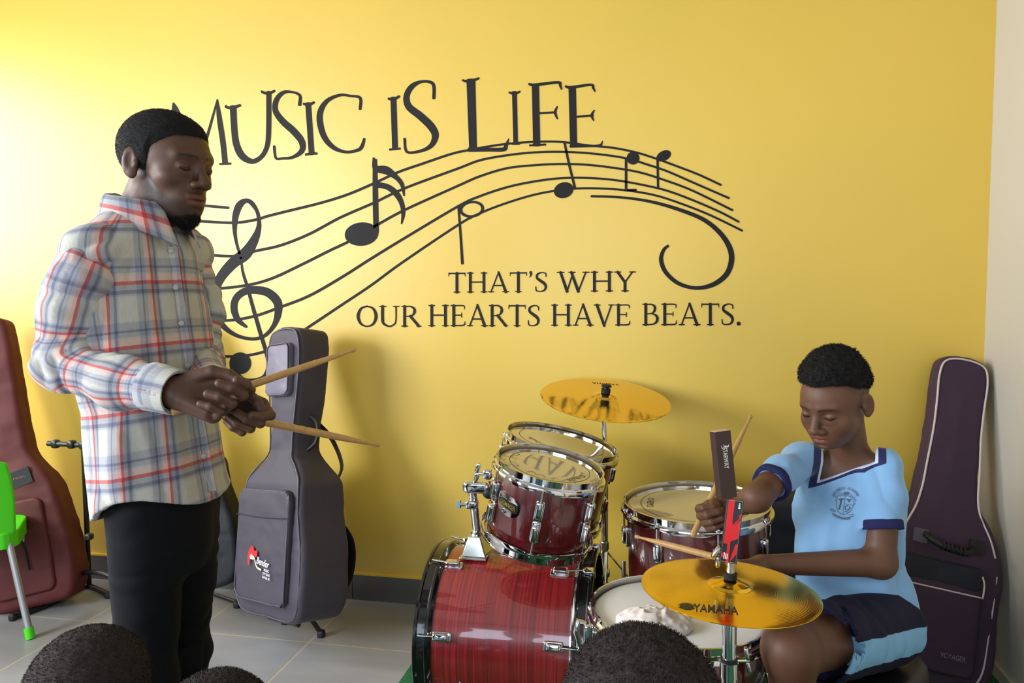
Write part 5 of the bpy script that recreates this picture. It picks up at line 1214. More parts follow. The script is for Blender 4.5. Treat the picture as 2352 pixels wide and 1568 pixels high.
def torso_uv(P):
    q = P-hips; t = q@ax_t; c = np.stack([np.interp(t, [0, (neckb-hips)@ax_t], [hips[i], neckb[i]]) for i in range(3)], 1); r = P-c
    an = np.arctan2(-(r@Fm)/.12*1., -(r@Lm)/.17*1.)      # wraps on the far side
    return np.stack([an*.155, t-.06*np.clip(r@Lm, -.2, .2)*0, 0*t], 1)
lo_, hi_ = None, None
gs = vg(v, f); gs.att = {'cloth': torso_uv(v)}
shirt = obj('shirt', gs, plaidm, man, angle=180)
# sleeves
def mk_sleeve(chain, cuff, ref, seed, hcut, fold_at, name='sleeve'):
    A, B, C = chain[0][0], chain[1][0], chain[-1][0]; axc = nrm(C-chain[-2][0])
    def fn(P):
        d = capchain(P, chain, .030); U_, V_ = limb_uv(P, chain, ref)
        crease = np.exp(-((P-B)**2).sum(1)/.085**2)
        w = np.stack([vnoise(P, 7, seed+20), vnoise(P, 7, seed+21), vnoise(P, 7, seed+22)], 1)*.05
        d = d+.0035*(1-2*np.abs(vnoise(P+w, 20, seed)))+.0055*crease*np.sin(V_*150+2*np.sin(U_))*(.5+.5*np.cos(U_-2.2))
        e = (P-C)@axc; d = smax(d, e, .002)
        inn = capchain(P, [(c, r-.006) for c, r in chain], .03); inn = np.maximum(inn, -.03-e); d = np.maximum(d, -inn)
        return d
    lo, hi = bounds([c[0] for c in chain], .10); v, f = sdf_mesh(fn, lo, hi, .0038, slack=.02)
    U_, V_ = limb_uv(v, chain, ref); g = vg(v, f); g.att = {'cloth': np.stack([V_*1.0+.02, U_*.058, 0*V_], 1)[:, [1, 0, 2]]}
    return obj(name, g, plaidm, shirt, angle=180)
chR = [(shR+UP*.004+Lm*.022, .0545), (shR*.75+elR*.25, .0565), (shR*.5+elR*.5-CRh*.004, .055), (elR, .048), (elR*.45+wrR*.55-UP*.006, .046), (wrR-nrm(wrR-elR)*.035, .039), (wrR+nrm(wrR-elR)*.004, .037)]
mk_sleeve(chR, None, -Lm*0+CH_, 5, 0, 0)
chL = [(shL+UP*.004-Lm*.035, .056), (shL*.5+elL*.5, .056), (elL, .050), (wrL-nrm(wrL-elL)*.03, .038), (wrL+nrm(wrL-elL)*.004, .036)]
mk_sleeve(chL, None, CH_, 9, 0, 0)
# cuff bands
for chn in (chR, chL):
    C0 = chn[-1][0]; a_ = nrm(C0-chn[-2][0]); g = G(); fr_ = frame(-a_)
    r0 = chn[-1][1]+.004; g.lathe([(r0-.005, .0), (r0, -.002), (r0+.0015, .004), (r0+.002, .030), (r0+.0045, .058), (r0+.002, .060), (r0-.001, .056)], C0+a_*.004, fr_, 48)
    vv = np.array(g.v); U_, V_ = limb_uv(vv, chn, CH_); g.att = {'cloth': np.stack([U_*.040+.02, V_, 0*V_], 1)}
    cf = obj('cuff', g, plaidm, shirt, angle=60); 
# collar
cf0 = neckb+UP*.012+Fm*.008
g = G(); nphi = 64; rows = 9; V = []; 
for i in range(nphi+1):
    ph = math.radians(-158+316*i/nphi); fr_ = abs(ph)/math.radians(158)      # 0 at the back, 1 at the front
    d = -Fm*math.cos(ph)+Lm*math.sin(ph); tipk = max(0, (fr_-.45)/.55)**1.5
    r = .064+.004*fr_; fr2 = min(1, tipk)
    cz = .040-.030*fr_; P0 = cf0+d*r*np.array([1, 1, 1]); 
    inner = [P0-UP*.012, P0+UP*cz*.5+d*.001, P0+UP*cz+d*.002]
    top = cf0+d*(r+.006)+UP*(cz+.003)
    fl = .046+.040*fr2
    outer = [cf0+d*(r+.010+.012*s_)+UP*(cz-fl*s_)+Fm*(.028*fr2*s_) for s_ in (.12, .35, .6, .8, 1.)]
    V += inner+[top]+outer
g.add(V, [(i*rows+j, (i+1)*rows+j, (i+1)*rows+j+1, i*rows+j+1) for i in range(nphi) for j in range(rows-1)])
g.att = {'cloth': np.array([[(i/nphi)*.40+.01, j*.011, 0] for i in range(nphi+1) for j in range(rows)])}
cl = obj('collar', g, plaidm, shirt, angle=180); md = cl.modifiers.new('s', 'SOLIDIFY'); md.thickness = .0022
# button placket
g = G(); Lp = []; Rp = []
sfn = lambda P: torso_raw(P)+folds(P, .0050, 4)
btn = []
pl_px = [(390, 566), (402, 660), (418, 760), (436, 880), (458, 1000), (480, 1128)]
pl = []
for (x_, y_) in [p[:2] for p in smoothpath([(*p, 0) for p in pl_px], 6)]:
    pa = pt(x_, y_, 1.2); r_ = nrm(ray(x_, y_)); t = np.linspace(0, .6, 300); sd = sfn(pa+t[:, None]*r_); i = np.argmax(sd < .001); pl.append(pa+t[i]*r_)
for i, p in enumerate(pl):
    p = p-CH_*.0005; nn = nrm(-CH_*.7+Fm*.7); w = nrm(np.cross(UP, nn)); Lp.append(p+w*.014+nn*.0022); Rp.append(p-w*.014+nn*.0008)
n_ = len(pl); g.add(Lp+Rp+[p-nrm(-CH_*.7+Fm*.7)*.008 for p in Lp], [(i, i+1, n_+i+1, n_+i) for i in range(n_-1)]+[(i, i+1, 2*n_+i+1, 2*n_+i) for i in range(n_-1)])
g.att = {'cloth': torso_uv(np.array(g.v))+np.array([.012, 0, 0])}
plk = obj('placket', g, plaidm, shirt, angle=60)
for i in range(1, n_-2, 5):
    g = G(); nn = nrm(-CH_*.7+Fm*.7); c = pl[i]+nn*.004; g.lathe([(.0001, .0015), (.004, .0018), (.0055, .001), (.0055, -.001)], c, frame(nn), 16); obj('button', g, mat('pearl button', (170, 170, 165), .3), plk)
# trousers
def trouser(P):
    d = s_ell(P, hips-UP*.01, (.118, .098, .12), np.array([Lm, Fm, UP]).T); d = smin(d, s_ell(P, hips-UP*.09, (.110, .092, .11), np.array([Lm, Fm, UP]).T), .02); 
    for a, b, c in ((hipR, kneeR, footR), (hipL, kneeL, footL)):
        l = s_cap(P, a, b, .078, .059); l = smin(l, s_cap(P, b, c+UP*.02, .059, .054), .03); d = smin(d, l, .014)
    w = np.stack([vnoise(P, 6, 70), vnoise(P, 6, 71), vnoise(P, 6, 72)], 1)*.05
    kz = np.exp(-((P[:, 2]-kneeR[2])/.12)**2)+.4
    d = d+.006*kz*(1-2*np.abs(vnoise((P+w)*np.array([.6, .6, 1.5]), 17, 77))); d = smax(d, (hips[2]+.05)-P[:, 2] if 0 else P[:, 2]-(hips[2]+.05), .004); return smax(d, .05-P[:, 2], .004)
lo, hi = bounds([footR, footL, hips], .17); v, f = sdf_mesh(trouser, lo, hi, .006, slack=.03)
obj('trousers', vg(v, f), mat('black denim', (8, 9, 13), .85, spec=.2, bump=(700, .2, .001)), man, angle=180)
for ft in (footR, footL):
    c = ft.copy(); c[2] = 0
    def shoe(P):
        q = P-c; x = q@Lm; y = q@Fm; z = q[:, 2]; loc = np.stack([x, y, z], 1)
        d = s_ell(loc, np.array([0, .05, .035]), (.047, .145, .045)); d = smin(d, s_cap(loc, np.array([0, -.03, .05]), np.array([0, -.02, .10]), .042, .045), .03); return smax(d, -z+.001, .006)
    lo, hi = bounds([c+Fm*.2, c-Fm*.12, c+UP*.15], .06); v, f = sdf_mesh(shoe, lo, hi, .006); obj('shoe', vg(v, f), mat('black shoe leather', (16, 15, 15), .4), man, angle=180)
# hair, beard, eyelashes
line_m = lambda q: np.interp(q[:, 1], [-.1, -.040, -.028, -.015, .008, .018, .026, .045, .06, .08], [-.058, -.052, -.01, -.012, -.014, .005, .036, .052, .064, .070])
hair_obj('hair', hm, man, lambda q: .0010+.0060*np.clip((q[:, 2]-line_m(q))/.03, 0, 1), line_m, .0009, 300, 30000, .0020, .00022, .0023, 3)
def beardfn(P):
    q = hm.loc(P); d = s_ell(q, np.array([0, .070, hm.k['chin']+.010]), (.022, .0185, .024)); d = smin(d, s_cap(np.stack([np.abs(q[:, 0]), q[:, 1], q[:, 2]], 1), np.array([.020, .060, hm.k['chin']+.008]), np.array([.044, .015, hm.k['chin']+.030]), .010, .007), .012)
    return smax(d+.002*vnoise(P, 240, 4), q[:, 2]-(hm.k['mouth']-.028)+.3*np.abs(q[:, 0]), .004)
lo, hi = bounds([hm.wld((0, .07, -.1))], .07); v, f = sdf_mesh(beardfn, lo, hi, .002, newton=0); V, F = fuzz(v, f, 7000, .006, .00028, 8, .8)
g = G(); g.v = [tuple(p) for p in np.concatenate([v, V])]; g.f = [tuple(q) for q in np.concatenate([f, F+len(v)]).tolist()]; obj('beard', g, hairm, man, angle=180)
def lashes(h, par, r=.0011, k=1.0):
    for s_ in (-1, 1):
        P = []
        for i in range(9):
            x = -1+2*i/8; l = s_*(.031+.0125*x); c = h.k['eye']-.0055+h.k['open']*.012-(.0035*(1-x*x)-.002)*k
            o = h.wld((l, .05, c)); P.append(surf(h, o, h.M[:, 1], 0., .06)+h.M[:, 1]*.0004*h.sc)
        g = G(); g.tube(smoothpath(P, 3), [r*(.5+.5*math.sin(math.pi*min(1, max(0, i/24)))) for i in range(len(smoothpath(P, 3)))], 6); obj('eyelashes', g, hairm, par)
lashes(hm, man, .0013)
tS = pt(392, 947, 1.375); stick('slim wooden drumstick angled up to the right from the upper hand of the man', tS, tS+nrm(pt(753, 824, 1.60)-tS)*.405)
g0 = pt(512, 950, 1.425); stick('wooden drumstick pointing slightly down to the right from the lower hand of the man', g0, g0+nrm(pt(775, 1003, 1.62)-g0)*.385)

# ============ the boy at the drums
phi = math.radians(54); Fb = -CRh*math.sin(phi)-CH_*math.cos(phi); Lb = CRh*math.cos(phi)-CH_*math.sin(phi)
tb = math.radians(21); DB = 1.78
Fhb = Fb*math.cos(tb)-UP*math.sin(tb)
hb_ = Head(pt(1919, 926, DB), Fhb, UP*math.cos(tb)+Fb*math.sin(tb), .92, eye=.004, nose=-.024, mouth=-.053, chin=-.088, nosew=1.0, jaw=.98, cheek=1.1, open=.35, brow=.62, puff=1, lipw=.84)
neckB = pt(1948, 1040, 1.86); chestB = pt(1942, 1160, 1.87); waistB = pt(1945, 1290, 1.87); hipsB = pt(1972, 1402, 1.86)
shRb = pt(1830, 1054, 1.87); shLb = pt(2028, 1072, 1.80)
axb = nrm(neckB-hipsB); Lb2 = nrm(shLb-shRb); Fb2 = nrm(np.cross(axb, Lb2)*-1)
if Fb2@Fb < 0: Fb2 = -Fb2
STb = [(c, a, b, Lb2, Fb2) for c, a, b in [(hipsB-axb*.12, .135, .105), (hipsB, .138, .108), (waistB, .125, .095), (chestB, .132, .092), (chestB*.5+neckB*.5, .120, .078), (neckB-UP*.015, .066, .056), (neckB+UP*.02, .048, .046)]]
def tor_b(P, off=0.):
    d, top, bot, t = s_loft(P, STb, 2.3); d = smax(d, top, .01)
    d = smin(d, s_cap(P, neckB-UP*.032-Lb2*.02, shRb+UP*.004, .040, .042), .03); d = smin(d, s_cap(P, neckB-UP*.032+Lb2*.02, shLb+UP*.004, .040, .042), .03); return d-off
elRb = pt(1738, 1142, 1.73)
slR = [(shRb+UP*.006+Lb2*.02, .044), (shRb*.62+elRb*.38, .044), (shRb*.33+elRb*.67, .042)]
elLb = pt(2022, 1292, 1.76); slL = [(shLb+UP*.006-Lb2*.02, .044), (shLb*.5+pt(2026, 1205, 1.765)*.5, .048), (pt(2026, 1212, 1.765), .045)]
wrRb = pt(1668, 1172, 1.80); wrLb = pt(1752, 1296, 1.73)
def fold_b(P): return folds(P, .0085, 40, (1, 1, .38), 11)
axR_ = nrm(elRb-shRb); axL_ = nrm(slL[2][0]-slL[0][0])
def tshirt(P):
    ff = fold_b(P); d = tor_b(P)+ff
    for ch, ax_ in ((slR, axR_), (slL, axL_)):
        s_ = capchain(P, ch, .02)+ff*np.clip(np.linalg.norm(P-ch[2][0], axis=1)/.10, 0, 1); e = (P-ch[2][0])@ax_; s_ = smax(s_, e, .002); d = smin(d, s_, .016)
    q = P-hipsB; t = q@axb; an = np.arctan2(q@Fb2, q@Lb2)
    d = smax(d, (-.015+.012*np.sin(an*2+1))-t, .003); d = np.maximum(d, -np.maximum(tor_b(P, -.010)+ff, t-.02))
    # opening of the neckline: a V in front, round behind
    return smax(d, neck_open(P), .002)
vtip = surf(lambda P: tor_b(P), pt(1890, 1112, 1.3), nrm(ray(1890, 1112)), 0, .8)
vtip = (lambda o, d: (lambda t, s_: o+d*t[np.argmax(s_ < 0)])(np.linspace(0, .8, 800), tor_b(o+np.linspace(0, .8, 800)[:, None]*d)))(pt(1882, 1106, 1.3), nrm(ray(1882, 1106)))
def neck_open(P):
    """positive inside the neck opening"""
    q = P-neckB; l = q@Lb2; f = q@Fb2; t = q@axb; tv = (vtip-neckB)@axb; lv = (vtip-neckB)@Lb2
    k = np.clip((t-tv)/(-.012-tv), -2, 1); half = .056*k
    V = np.minimum(half-np.abs(l-lv*(1-k)), np.where(f > -.0, .3, -.3)*1.0)      # front wedge
    back = .064-np.sqrt(l**2+(f*1.0)**2); back = np.minimum(back, t+.014); return smax(V*.85, back, .016)
lo, hi = bounds([hipsB-axb*.05, neckB+UP*.03, shRb, shLb, slR[2][0], slL[2][0]], .15)
v, f = sdf_mesh(tshirt, lo, hi, .0036, slack=.02)
sky = bpy.data.materials.new('light blue jersey'); sky.use_nodes = True; nt = sky.node_tree; b = nt.nodes['Principled BSDF']; b.inputs['Roughness'].default_value = .8; b.inputs['Specular IOR Level'].default_value = .25; b.inputs['Sheen Weight'].default_value = .25
navy_c = lin((34, 36, 78)); sky_c = lin((122, 164, 204)); pale_c = lin((190, 205, 230))
def zone_mat(nt, b, base, zones):
    cur = None
    for att, w, col in zones:       # colour where att > 0, soft over w
        a = nt.nodes.new('ShaderNodeAttribute'); a.attribute_name = att; mr = nt.nodes.new('ShaderNodeMapRange'); mr.inputs[1].default_value = -w; mr.inputs[2].default_value = w; nt.links.new(a.outputs['Fac'], mr.inputs[0])
        mx = nt.nodes.new('ShaderNodeMix'); mx.data_type = 'RGBA'
        if cur is None: mx.inputs[6].default_value = (*base, 1)
        else: nt.links.new(cur, mx.inputs[6])
        mx.inputs[7].default_value = (*col, 1); nt.links.new(mr.outputs[0], mx.inputs[0]); cur = mx.outputs[2]
    nt.links.new(cur, b.inputs['Base Color'])
zone_mat(nt, b, sky_c, [('trim', .0006, navy_c), ('edge', .0006, pale_c)])
op = neck_open(v); band = np.minimum(op+.019, .1)                      # navy band of 19 mm round the neck
cu = np.full(len(v), -1.)
for ch in (slR, slL):
    a_ = nrm(ch[2][0]-ch[0][0]); e = (v-ch[2][0])@a_; near = (capchain(v, ch, .02) < .018) & (e < .012) & (np.linalg.norm(v-ch[2][0], axis=1) < .075); cu = np.maximum(cu, np.where(near, np.minimum(e+.021, .1), -1))
g = vg(v, f); g.att = {'trim': band, 'edge': np.minimum(op+.0045, .1)}
def armRb(P):
    d = hand_sdf(capsRb, P); d = smin(d, s_cap(P, elRb, wrRb, .030, .021), .015); d = smin(d, s_cap(P, slR[1][0], elRb, .034, .031), .02); return d
DRb = -CRh*.80-UP*.12-CH_*.45; SRb = UP*.80-CRh*.25+CH_*.25
def pick(W_, D, S, *a, toward, **k):
    """the hand whose palm side looks along `toward`"""
    c = hand_parts(W_, D, S, *a, **k); n = np.cross(nrm(D), nrm(np.array(S)-nrm(D)*np.dot(S, nrm(D))))
    return c if n@toward > 0 else hand_parts(W_, D, S, *a, **k, abd=1)
capsRb, TRb, _ = pick(wrRb+nrm(DRb)*.004, DRb, SRb, [(70, 78, 40), (76, 80, 40), (80, 80, 40), (84, 80, 40)], [(.010, .020, .012), (.040, .034, .026), (.062, .036, .040), (.078, .024, .048)], toward=-CH_*1.+CRh*.9, sc=.84)
lo, hi = bounds([slR[1][0], wrRb, elRb, *TRb]+[c[1] for c in capsRb], .05); aR = sdf_mesh(armRb, lo, hi, .0021)
DLb = -CRh*.93+UP*.05-CH_*.15; SLb = UP*.35-CH_*.85
capsLb, TLb, _ = pick(wrLb, DLb, SLb, [(60, 72, 35), (66, 76, 35), (72, 76, 35), (76, 76, 35)], [(.010, .020, .010), (.040, .034, .020), (.062, .034, .030), (.080, .026, .034)], toward=-UP, sc=.84)
def armLb(P):
    d = hand_sdf(capsLb, P); d = smin(d, s_cap(P, elLb, wrLb, .0335, .0215), .015); d = smin(d, s_cap(P, slL[1][0], elLb, .037, .0335), .02); return d
lo, hi = bounds([slL[1][0], wrLb, elLb, *TLb]+[c[1] for c in capsLb], .05); aL = sdf_mesh(armLb, lo, hi, .0022)
def neckb_fn(P):
    d = hb_(P); d = smin(d, s_cap(P, neckB-UP*.03-Fb*.01, hb_.wld((0, -.030, -.03)), .046, .040), .02)
    ch = s_cap(P, neckB-UP*.04, chestB*.8+neckB*.2, .040, .06); ch = smin(ch, tor_b(P, -.015), .01); d = smin(d, ch, .022); d = smax(d, (chestB-UP*.03-P)@UP, .01); return d
lo, hi = bounds([hb_.wld((a, b, c)) for a in (-.09, .09) for b in (-.11, .13) for c in (-.12, .12)]+[chestB-UP*.03, shLb, shRb], .03)
hB = sdf_mesh(neckb_fn, lo, hi, .0022)
# legs
kneeRb = pt(1720, 1500, 1.80); kneeRb = hipsB-Lb*.03+Fb*.0; 
thigh = .40
dL = nrm(pt(1812, 1478, 1.52)-pt(2000, 1420, 1.80)); hipLb = hipsB+Lb*.070-UP*.015; hipRb = hipsB-Lb*.070-UP*.015
kneeLb = pt(1816, 1492, 1.52); kneeRb = pt(1762, 1420, 1.98)
footLb = kneeLb+CRh*.02+CH_*.03; footLb[2] = .075; footRb = kneeRb+CRh*.03; footRb[2] = .075
def legsb(P):
    d = s_ell(P, hipsB-UP*.02, (.10, .10, .09))
    for a, b, c in ((hipRb, kneeRb, footRb), (hipLb, kneeLb, footLb)):
        l = s_cap(P, a, b, .066, .052); l = smin(l, s_ell(P, b+nrm(b-a)*.005, (.052, .052, .056)), .02); l = smin(l, s_cap(P, b, b*.6+c*.4-Fb*.01, .045, .046), .02); l = smin(l, s_cap(P, b*.6+c*.4-Fb*.01, c, .046, .030), .03); d = smin(d, l, .02)
        d = smin(d, s_cap(P, c-UP*.03, c+nrm(Fb)*.10-UP*.045, .032, .024), .02)
    d = smin(d, smax(tor_b(P, -.03), (hipsB-UP*.04-P)@UP, .01), .02); return smax(d, .012-P[:, 2], .003)
lo, hi = bounds([footLb+Fb*.14, footRb+Fb*.14, kneeLb, kneeRb, chestB, hipsB+Lb*.1], .07); lg = sdf_mesh(legsb, lo, hi, .0045, slack=.03)
V, F = meshcat([hB, aR, aL, lg]); gb = vg(V, F); lp, dk = hb_.attrs(hB[0]); z0_ = np.zeros(len(V)-len(lp))
line_b = lambda q: np.interp(q[:, 1], [-.1, -.05, -.02, .012, .035, .06, .09], [.018, .028, .042, .060, .078, .086, .088])
q = hb_.loc(hB[0]); fade = np.clip((q[:, 2]-np.interp(q[:, 1], [-.1, -.05, -.025, -.01, .01, .03, .05], [-.07, -.06, -.01, .015, .03, .05, .07]))/.045, 0, 1)*(q[:, 1] < .05)*(np.abs(q[:, 0]) < .0765)
nail = np.zeros(len(V)); tt_ = TRb[3]; 
gb.att = {'lip': np.r_[lp, z0_], 'dark': np.r_[np.clip(dk*.9+.75*fade, 0, 1), z0_], 'nail': nail}
boy = obj('person', gb, skinB, None, angle=180, origin=(hipsB[0], hipsB[1], 0))
tag(boy, 'seated boy in a light blue V-neck shirt and navy shorts playing the drums', 'person')
ts = obj('shirt', g, sky, boy, angle=180)
for ch in (slR, slL):
    a_ = axR_ if ch is slR else axL_; r0 = ch[2][1]+.0015; cg = G()
    cg.lathe([(r0-.008, .001), (r0-.001, .0), (r0+.001, .002), (r0+.0015, .010), (r0+.001, .020), (r0-.001, .022)], ch[2][0]+a_*.004, frame(-a_), 56, mod=lambda j, a, r, z: (r+.0012*math.sin(5*a), z))
    obj('cuff', cg, mat('navy rib knit', (34, 36, 78), .85, spec=.2), ts, angle=60)
# school crest print on the chest
def on_shirt(px, py, o=.0016):
    p0 = pt(px, py, 1.55); r_ = nrm(ray(px, py)); t = np.linspace(0, .45, 450); s_ = tshirt(p0+t[:, None]*r_); i = np.argmax(s_ < 0); i = max(i, 1)
    a, b = t[i-1], t[i]; t_ = a+(b-a)*(s_[i-1]/(s_[i-1]-s_[i]+1e-12)); return p0+(t_-o)*r_
# smooth height grid so that the print stays cheap
GX = np.linspace(1895, 1985, 10); GY = np.linspace(1100, 1205, 11); GT = np.array([[((on_shirt(x, y)-CAM)@CF) for x in GX] for y in GY])
def crest(x, y):
    X = 1880+x*130/1699; Y = 1090+y*120/1568; i = np.clip((X-GX[0])/(GX[1]-GX[0]), 0, 8.999); j = np.clip((Y-GY[0])/(GY[1]-GY[0]), 0, 9.999); i0, j0 = int(i), int(j); u, w = i-i0, j-j0
    d = (GT[j0, i0]*(1-u)+GT[j0, i0+1]*u)*(1-w)+(GT[j0+1, i0]*(1-u)+GT[j0+1, i0+1]*u)*w; return pt(X, Y, d-.0006)
cink = mat('grey blue print', (66, 70, 92), .7); g = G()
def cs_(P, w): stroke(g, [(a, b, w) for a, b in P], None, 1, raw=crest, sm=4)
cs_([(570, 625), (640, 630), (810, 610), (930, 650), (1060, 740), (1040, 900), (980, 1050), (870, 1150), (730, 1195), (600, 1110), (540, 980), (530, 800), (570, 625)], 12)
cs_([(805, 620), (760, 900), (730, 1190)], 12); cs_([(780, 870), (1030, 915)], 12)
cs_([(620, 740), (680, 720), (750, 730)], 30); cs_([(680, 740), (660, 860), (615, 1025)], 40); cs_([(850, 730), (910, 760), (970, 740)], 30); cs_([(905, 760), (910, 800)], 40)
cs_([(870, 920), (800, 960), (810, 1040), (870, 1060), (930, 1010), (920, 950)], 22); cs_([(800, 1100), (880, 1115)], 18)
cs_([(760, 570), (905, 570)], 40); 
for a in range(5): cs_([(770+32*a, 545), (772+32*a, 515)], 14)
for a, b in ((600, 600), (650, 590), (700, 590), (960, 640), (1010, 680), (1060, 730), (520, 680), (510, 780), (1090, 800), (1070, 900)): cs_([(a, b), (a+(-20 if a < 800 else 30), b-55)], 12)
cs_([(430, 1150), (560, 1230), (740, 1290), (945, 1270)], 16); cs_([(420, 1195), (560, 1280), (740, 1330), (930, 1335)], 16); cs_([(430, 1150), (420, 1195)], 14); cs_([(945, 1270), (930, 1335)], 14)
cs_([(380, 1020), (500, 1080), (480, 1110), (345, 1060), (380, 1020)], 14); cs_([(935, 1200), (1030, 1190), (1020, 1255), (940, 1245)], 14); cs_([(470, 1190), (600, 1250), (740, 1300), (910, 1300)], 24)
txt = "DREAMERS ACADEMY"
for i, ch_i in enumerate(txt):
    if ch_i == ' ': continue
    a0 = math.radians(-168+i*(150/15)); cx, cy, rr = 810, 760, 395
    an = math.radians(202+ i*(136/15)); X0, Y0 = cx+rr*math.cos(an), cy+rr*math.sin(an)*.93; ux, uy = -math.sin(an), math.cos(an); vx, vy = math.cos(an), math.sin(an)
    w_, L_ = GL[ch_i]
    for s_ in L_: stroke(g, [(a, b, t*78) for a, b, t in s_], lambda u, v_, w_=w_: (X0+(u-w_/2)*68*ux+(v_-.5)*80*vx, Y0+(u-w_/2)*68*uy+(v_-.5)*80*vy), 1, raw=crest, sm=2)
obj('printed_crest', g, cink, ts, smooth=False)
# shorts
def shorts(P):
    d = s_ell(P, hipsB+UP*.0, (.135, .120, .105), np.array([Lb, Fb, UP]).T); d = smax(d, (P-hipsB)@UP-.055, .005)
    for a, b, k in ((hipRb, kneeRb, .80), (hipLb, kneeLb, .78)):
        ax_ = nrm(b-a); L_ = np.linalg.norm(b-a); e = (P-a)@ax_-L_*k; l = s_ecap(P, a, a+(b-a)*.9, .088, .084, nrm(np.cross(ax_, UP)), 1.0)
        e = e+.05*((P-a)@nrm(UP-ax_*(UP@ax_)))*1.2
        inn = np.maximum(s_cap(P, a, b, .080, .076), -e-.05); l = np.maximum(smax(l, e, .003), -inn); d = smin(d, l, .012)
    w = np.stack([vnoise(P, 6, 90), vnoise(P, 6, 91), vnoise(P, 6, 92)], 1)*.05
    return d+.0045*(1-2*np.abs(vnoise(P+w, 15, 93)))
lo, hi = bounds([hipsB, kneeLb, kneeRb], .16); v, f = sdf_mesh(shorts, lo, hi, .0045, slack=.03)
shm = bpy.data.materials.new('navy sports cloth'); shm.use_nodes = True; nt = shm.node_tree; b = nt.nodes['Principled BSDF']; b.inputs['Roughness'].default_value = .8; b.inputs['Specular IOR Level'].default_value = .25
zone_mat(nt, b, lin((15, 15, 42)), [('stripe', .0006, lin((120, 168, 205)))])
axl = nrm(kneeLb-hipLb); side = nrm(Lb-axl*(Lb@axl)); upl = np.cross(side, axl); upl = upl if upl@UP > 0 else -upl
q = v-hipLb; hgt = q@upl; sd = q@side; stripe = np.where(sd > 0, .030-np.abs(hgt+.002+.0*sd), -.05)
g = vg(v, f); g.att = {'stripe': np.minimum(stripe, ((v-hipsB)@Lb)+.0)}
obj('shorts', g, shm, boy, angle=180)
# socks and shoes
for c in (footLb, footRb):
    def shoeb(P):
        q = P-np.array([c[0], c[1], TZ]); loc = np.stack([q@Lb, q@Fb, q[:, 2]], 1); d = s_ell(loc, np.array([0, .045, .03]), (.040, .12, .040)); d = smin(d, s_cap(loc, np.array([0, -.02, .05]), np.array([0, -.015, .085]), .036, .038), .03); return smax(d, -loc[:, 2]+.001, .005)
    b0_ = np.array([c[0], c[1], 0]); lo, hi = bounds([b0_+Fb*.18, b0_-Fb*.1, b0_+UP*.13], .05); v, f = sdf_mesh(shoeb, lo, hi, .006); obj('shoe', vg(v, f), mat('black shoe leather', (16, 15, 15), .4), boy, angle=180)
# hair: high top of small curls over faded sides
def thb(q): return .002+.006*np.clip((q[:, 2]-line_b(q))/.02, 0, 1)
hair_obj('hair', hb_, boy, thb, line_b, .0055, 105, 14000, .0042, .00035, .0026, 11, shape=(np.array([0, -.010, .070]), (.0765, .094, .078)))
def eyes(h, par):
    for s_ in (-1, 1):
        g = G(); c = h.wld((s_*.031, .0740, h.k['eye'])); g.sq(c, (.0130*h.sc, .0130*h.sc, .0112*h.sc), h.M, 1, 1, 24, 16); e = obj('eye', g, mat('eye white', (190, 180, 172), .3), par, angle=180)
        g = G(); d = nrm(h.M@np.array([0, .80, -.52])); g.sq(c+d*.0075*h.sc, (.0062*h.sc, .0062*h.sc, .0062*h.sc), None, 1, 1, 16, 12); obj('iris', g, mat('dark iris', (18, 10, 8), .1), e, angle=180)
lashes(hb_, boy, .0017, .6)
p0 = pt(1590, 1232, 1.79); stick('drumstick held upright in the raised fist of the boy, crossing behind the cartons', p0, p0+nrm(pt(1698, 1010, 1.94)-p0)*.385)
p0 = pt(1730, 1300, 1.60); p1 = pt(1458, 1231, 1.86); stick("pale drumstick pointing left across the floor tom from the boy's lower hand", pt(1706, 1295, 1.70), p1)
# stool under the boy
st = empty('drum_stool', (hipsB[0], hipsB[1], TZ), 'round black drum stool under the seated boy', 'stool'); hz = hipsB[2]-.105
g = G(); g.sq((hipsB[0], hipsB[1], hz-.035), (.155, .155, .034), None, .35, 1, 40, 14); obj('seat', g, mat('black vinyl', (16, 16, 18), .35), st, angle=180)
g = G(); g.tube([(hipsB[0], hipsB[1], .12), (hipsB[0], hipsB[1], hz-.06)], .014, 16); obj('post', g, chrome, st, angle=60)
for k in range(3):
    a = math.radians(70+120*k); d = np.array([math.cos(a), math.sin(a), 0]); c = np.array([hipsB[0], hipsB[1], 0]); g = G(); g.tube([c+UP*.28, c+d*.24+UP*(.014+TZ)], .009, 8); g.tube([c+UP*.13, c+d*.12+UP*.14], .006, 8); g.sq(c+d*.24+UP*(.013+TZ), (.014, .014, .012)); obj('leg', g, chrome, st, angle=60)
